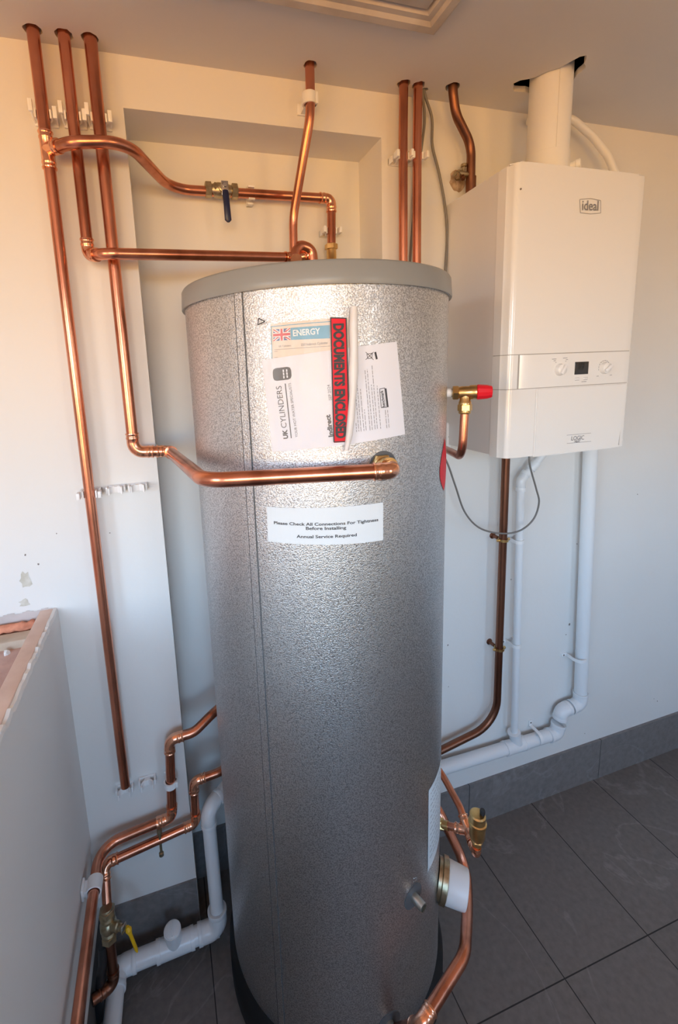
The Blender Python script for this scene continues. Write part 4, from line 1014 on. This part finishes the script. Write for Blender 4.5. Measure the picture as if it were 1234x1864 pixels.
ve_ = V((vc_.x, vc_.y, max(vc_.z, .072)))
run(e2, [(va_,), (ve_, 'e'), (V((XL-.004, ve_.y-.02, ve_.z+.004)),)], .0125, mtl=CDK, fit=CDK)
dv2 = (ve_-va_).normalized()
bm = bmesh.new(); hexnut(bm, va_, dv2, -.040, -.024, .0205); lathe(bm, va_, dv2, [(-.044, .0145), (-.040, .016), (-.024, .016), (-.019, .0185), (-.014, .0185), (-.010, .0165), (-.004, .0205), (.010, .0205), (.016, .0165), (.022, .0185), (.026, .016), (.028, .015)]); hexnut(bm, va_, dv2, .026, .043, .0195)
lathe(bm, va_, (.75, -.55, .2), [(0, .012), (.034, .012), (.036, .008), (.046, .008)]); lv = obj('lever_valve', bm, M['brass_old'], e2, angle=40)
tap = va_+V((.75, -.55, .2)).normalized()*.046
bm = bmesh.new(); obox(bm, tap+V((.004, 0, -.004)), V((.55, .75, 0)).normalized(), V((.75, -.55, .2)).normalized(), Z, (.018, .004, .020), .001); hexnut(bm, tap, (.75, -.55, .2), 0, .007, .0062); obj('lever_plate', bm, M['steel'], lv)
bm = bmesh.new(); y0_ = tap+V((.012, .004, -.008)); ye = AT(250, 1733, w=1.14)
sweep(bm, [y0_, y0_.lerp(ye, .12), y0_.lerp(ye, .3), y0_.lerp(ye, .9), ye], [.004, .0080, .0045, .0042, .002], 12); obj('lever_grip', bm, M['yellow'], lv)
# link clip between the two pipes
t = thing('pipe_ring_clip', 'small brass double clip joining the bright and the dark pipe', 'pipe clip', (-.285, -.038, .43), 'brass ring clips on the gas pipe')
del t['group']
for z_, r_ in ((ez-.003, .0150), (.4005, .0138)):
    bm = bmesh.new(); lathe(bm, V((-.286, -.038, z_)), (1, 0, .05), [(-.005, r_-.002), (-.005, r_), (.005, r_), (.005, r_-.002)], 24); obj('ring', bm, CF if z_ > .42 else M['brass_old'], t)
bm = bmesh.new(); lathe(bm, V((-.286, -.045, ez-.012)), (0, -.15, -1), [(0, .007), (.016, .007), (.018, .0035), (.070, .0035), (.072, .0065), (.080, .0065), (.081, .003)], 16); obj('link', bm, M['brass_old'], t)
# black hose beside the valve
bm = bmesh.new(); sweep(bm, bez([va_+V((-.018, -.01, -.05)), va_+V((-.020, -.02, -.085)), va_+V((-.028, -.025, -.12)), V((XL-.003, va_.y-.02, .03))], 10), .011, 14)
tag(obj('drain_hose', bm, M['rubber'], angle=80), 'short black rubber hose hanging beside the yellow lever valve', 'hose')

# white waste at the floor
t = thing('waste_pipe', 'white waste pipe rising by the recess and running along the floor with an access cap', 'pipe', (-.28, -.08, .04))
wr, wr2 = .0195, .0265
w0 = AT(386, 1466, y=-.030); w0b = AT(440, 1450, y=.02)
yF = -.066
w2 = AT(398, 1688, y=yF); w3 = AT(214, 1760, y=yF-.005); wtz = AT(318, 1716, y=yF-.003)
zf_ = max(w2.z, .030); w2.z = zf_+.003; w3.z = zf_; wtz.z = zf_+.0015
wtz.y = yF-.003
up0 = V((w2.x-.004, -.045, .435)); up0 = AT(378, 1474, y=-.040)
bm = bmesh.new(); sweep(bm, fillet([(up0+V((.09, .075, .006)), 0), (up0, .030), (w2, 0)], 12), wr, 28); obj('pipe', bm, UP, t, angle=60)
upvc_elbow(up0, V((.09, .075, .006)), w2-up0, wr, t, .050, .034)
upvc_elbow(w2, up0-w2, w3-w2, wr2-.002, t, .060, .034)
upipe(w2, w3, wr2-.003, t)
dw = (w3-w2).normalized()
bm = bmesh.new(); lathe(bm, wtz-dw*.055, dw, [(0, wr2+.001), (.010, wr2+.001), (.011, wr2), (.095, wr2), (.096, wr2+.001), (.106, wr2+.001)], 32)
cd_ = V((.02, -.60, .80)).normalized(); cdd = (V((-.03, -.10, .9))).normalized()
lathe(bm, wtz, cdd, [(0, wr2*.82), (.048, wr2*.82), (.050, wr2*.90), (.066, wr2*.90)], 32); tee_ = obj('access_tee', bm, UP, t, angle=40)
bm = bmesh.new(); lathe(bm, wtz, cdd, [(.064, wr2*.80), (.069, wr2*.80), (.070, wr2*.74)], 32); q = wtz+cdd*.071; fx, fy, _ = frame(cdd); obox(bm, q, fx, fy, cdd, (wr2*1.3, .005, .004), .001); obj('access_cap', bm, UP, tee_, angle=40)
w4 = AT(193, 1862, z=zf_); w5 = w4+(w4-w3)*1.0
w4 = V((w3.x-.012, w3.y-.35, zf_))
upvc_elbow(w3, w2-w3, w4-w3, wr2-.003, t, .05, .03); upipe(w3, w4, wr2-.0035, t)

# ------------------------------------------------------------------ plastic pipe clips
def clip_bm(bm, c, ax, n_, r=.0135, open_=True, closed=False, stand=None, hw=.0085):
    """c: pipe centre, n_: away from the wall, ax: along the pipe"""
    ax, n_ = V(ax).normalized(), V(n_).normalized(); s = ax.cross(n_).normalized(); th = .0036
    st_ = stand
    obox(bm, c-n_*(st_-.003), s, n_, ax, (.046 if open_ else .032, .006, 2*hw), .001)
    obox(bm, c-n_*((st_+r)/2), s, n_, ax, (.016, st_-r+.001, 1.7*hw))
    a0, a1 = (-70, 250) if closed else (-62, 12)
    arcs = [(a0, a1)] if closed else [(-75, 20), (160, 255)]
    for (p, q) in arcs:
        k = max(4, int(abs(q-p)/12)); pr = None
        for i in range(k+1):
            a = R(p+(q-p)*i/k); u = s*math.cos(a)+n_*math.sin(a); A_, B_ = c+u*r, c+u*(r+th)
            row = [A_+ax*hw, B_+ax*hw, B_-ax*hw, A_-ax*hw]
            if pr:
                for j in range(4): quad(bm, pr[j], pr[(j+1) % 4], row[(j+1) % 4], row[j])
            else: quad(bm, *row)
            pr = row
        quad(bm, *pr)
    if closed: obox(bm, c+s*(r+.003)+n_*.004, s, n_, ax, (.006, .016, 2*hw), .001)
def clip(c, ax, n_, lab, r=.0135, closed=False, stand=.035, screw=False, flaps=False, grp=None, hw=.0085):
    c = V(c); n2 = V(n_).normalized(); t = thing('pipe_clip', lab, 'pipe clip', c-n2*stand, grp)
    bm = bmesh.new(); clip_bm(bm, c, ax, n_, r, not closed, closed, stand, hw)
    s = V(ax).normalized().cross(n2).normalized(); a_ = V(ax).normalized()
    if flaps:
        for sg in (1, -1): obox(bm, c+s*sg*(r+.010)+n2*.006, s, n2, a_, (.0075, .020, .016), .0012)
    for sg in (1, -1):
        if not closed: obox(bm, c-n2*(stand-.012)+s*sg*.0205, s, n2, a_, (.005, .022, .016), .0012)
    obj('saddle', bm, M['clip'], t, angle=40)
    if screw:
        bm = bmesh.new(); lathe(bm, c-n2*(r+.002), n2, [(0, .0048), (.0016, .004), (.002, .002)], 12); obj('screw', bm, M['mark'], t)
    return t
NW = (0, -1, 0); UPV = (0, 0, 1)
# top row, hinged halves open
def top_clip(x, u, v, lab):
    z = AT(u, v, y=YR).z; c = V((x, YR, z)); t = thing('pipe_clip', lab, 'pipe clip', (x, 0, z), 'open clips near the ceiling')
    bm = bmesh.new(); clip_bm(bm, c, (0, 0, 1), NW, .0135, True, False, .035)
    for sg, dz in ((-1, .016), (1, .006)):
        obox(bm, V((x+sg*.0225, -.034, z+dz)), V((1, 0, 0)), V((0, 1, 0)), Z, (.0085, .007, .023), .001)
        sweep(bm, [V((x+sg*.021, -.003, z-.004)), V((x+sg*.0225, -.016, z)), V((x+sg*.0225, -.032, z+dz-.006))], .0022, 8)
    obj('saddle', bm, M['clip'], t, angle=40)
top_clip(X1, 76, 208, 'open white clip near the ceiling on the leftmost riser')
top_clip(X2, 131, 212, 'open white clip near the ceiling on the middle riser of three')
top_clip(X3, 186, 216, 'open white clip near the ceiling on the third riser, beside the recess edge')
zc = AT(161, 900, y=YR).z
clip((X1, YR, zc), UPV, NW, 'open white clip half way down the leftmost riser', screw=False, flaps=True)
clip((X2, YR+.004, AT(206, 892, y=-.02).z), UPV, NW, 'empty white clip on the wall next to the leftmost riser at mid height', stand=.031, screw=True)
clip((X3, YR+.004, AT(250, 888, y=-.02).z), UPV, NW, 'empty white clip at mid height nearest the recess edge', stand=.031, screw=True)
clip((X1-.006, YR+.004, AT(228, 1440, y=-.02).z), UPV, NW, 'empty white clip just under the cut end of the leftmost riser', stand=.031, screw=True)
clip((X2-.003, YR+.004, AT(265, 1427, y=-.02).z), UPV, NW, 'empty white clip between the cut riser end and the elbowed pipe', stand=.031, screw=True)
clip((-.2445, -.038, AT(306, 1428, y=-.04).z), UPV, NW, 'closed white clip around the low elbowed copper upright', closed=True, stand=.038)
clip((.2235, -.0485, AT(563, 175, y=-.06).z), UPV, NW, 'closed white clip near the ceiling on the slim single pipe', r=.0130, closed=True, stand=.0485, hw=.0125)
clip((el.x-.003, .10, AT(600, 420, y=.1).z), UPV, NW, 'white clip open around the short drop pipe in the recess', stand=.0387, flaps=True)
clip((AT(455, 362, y=.12).x, .10, zl), (1, 0, 0), NW, 'white clip under the level branch pipe right of the blue lever', stand=.0387)
clip((.4805, -.040, AT(730, 280, y=-.05).z), UPV, NW, 'white clip around the left one of the twin drop pipes', r=.0125, stand=.040, flaps=True)
clip((.5205, -.042, AT(757, 280, y=-.05).z), UPV, NW, 'white clip around the right one of the twin drop pipes', r=.0125, stand=.042, flaps=True)
cy_ = AT(170, 1652, x=-.45).y
clip((-.4408, cy_, ez-.017), (0, 1, 0), (1, 0, 0), 'large closed white clip holding the copper pipe to the stub wall', r=.0150, closed=True, stand=.0286, hw=.016)
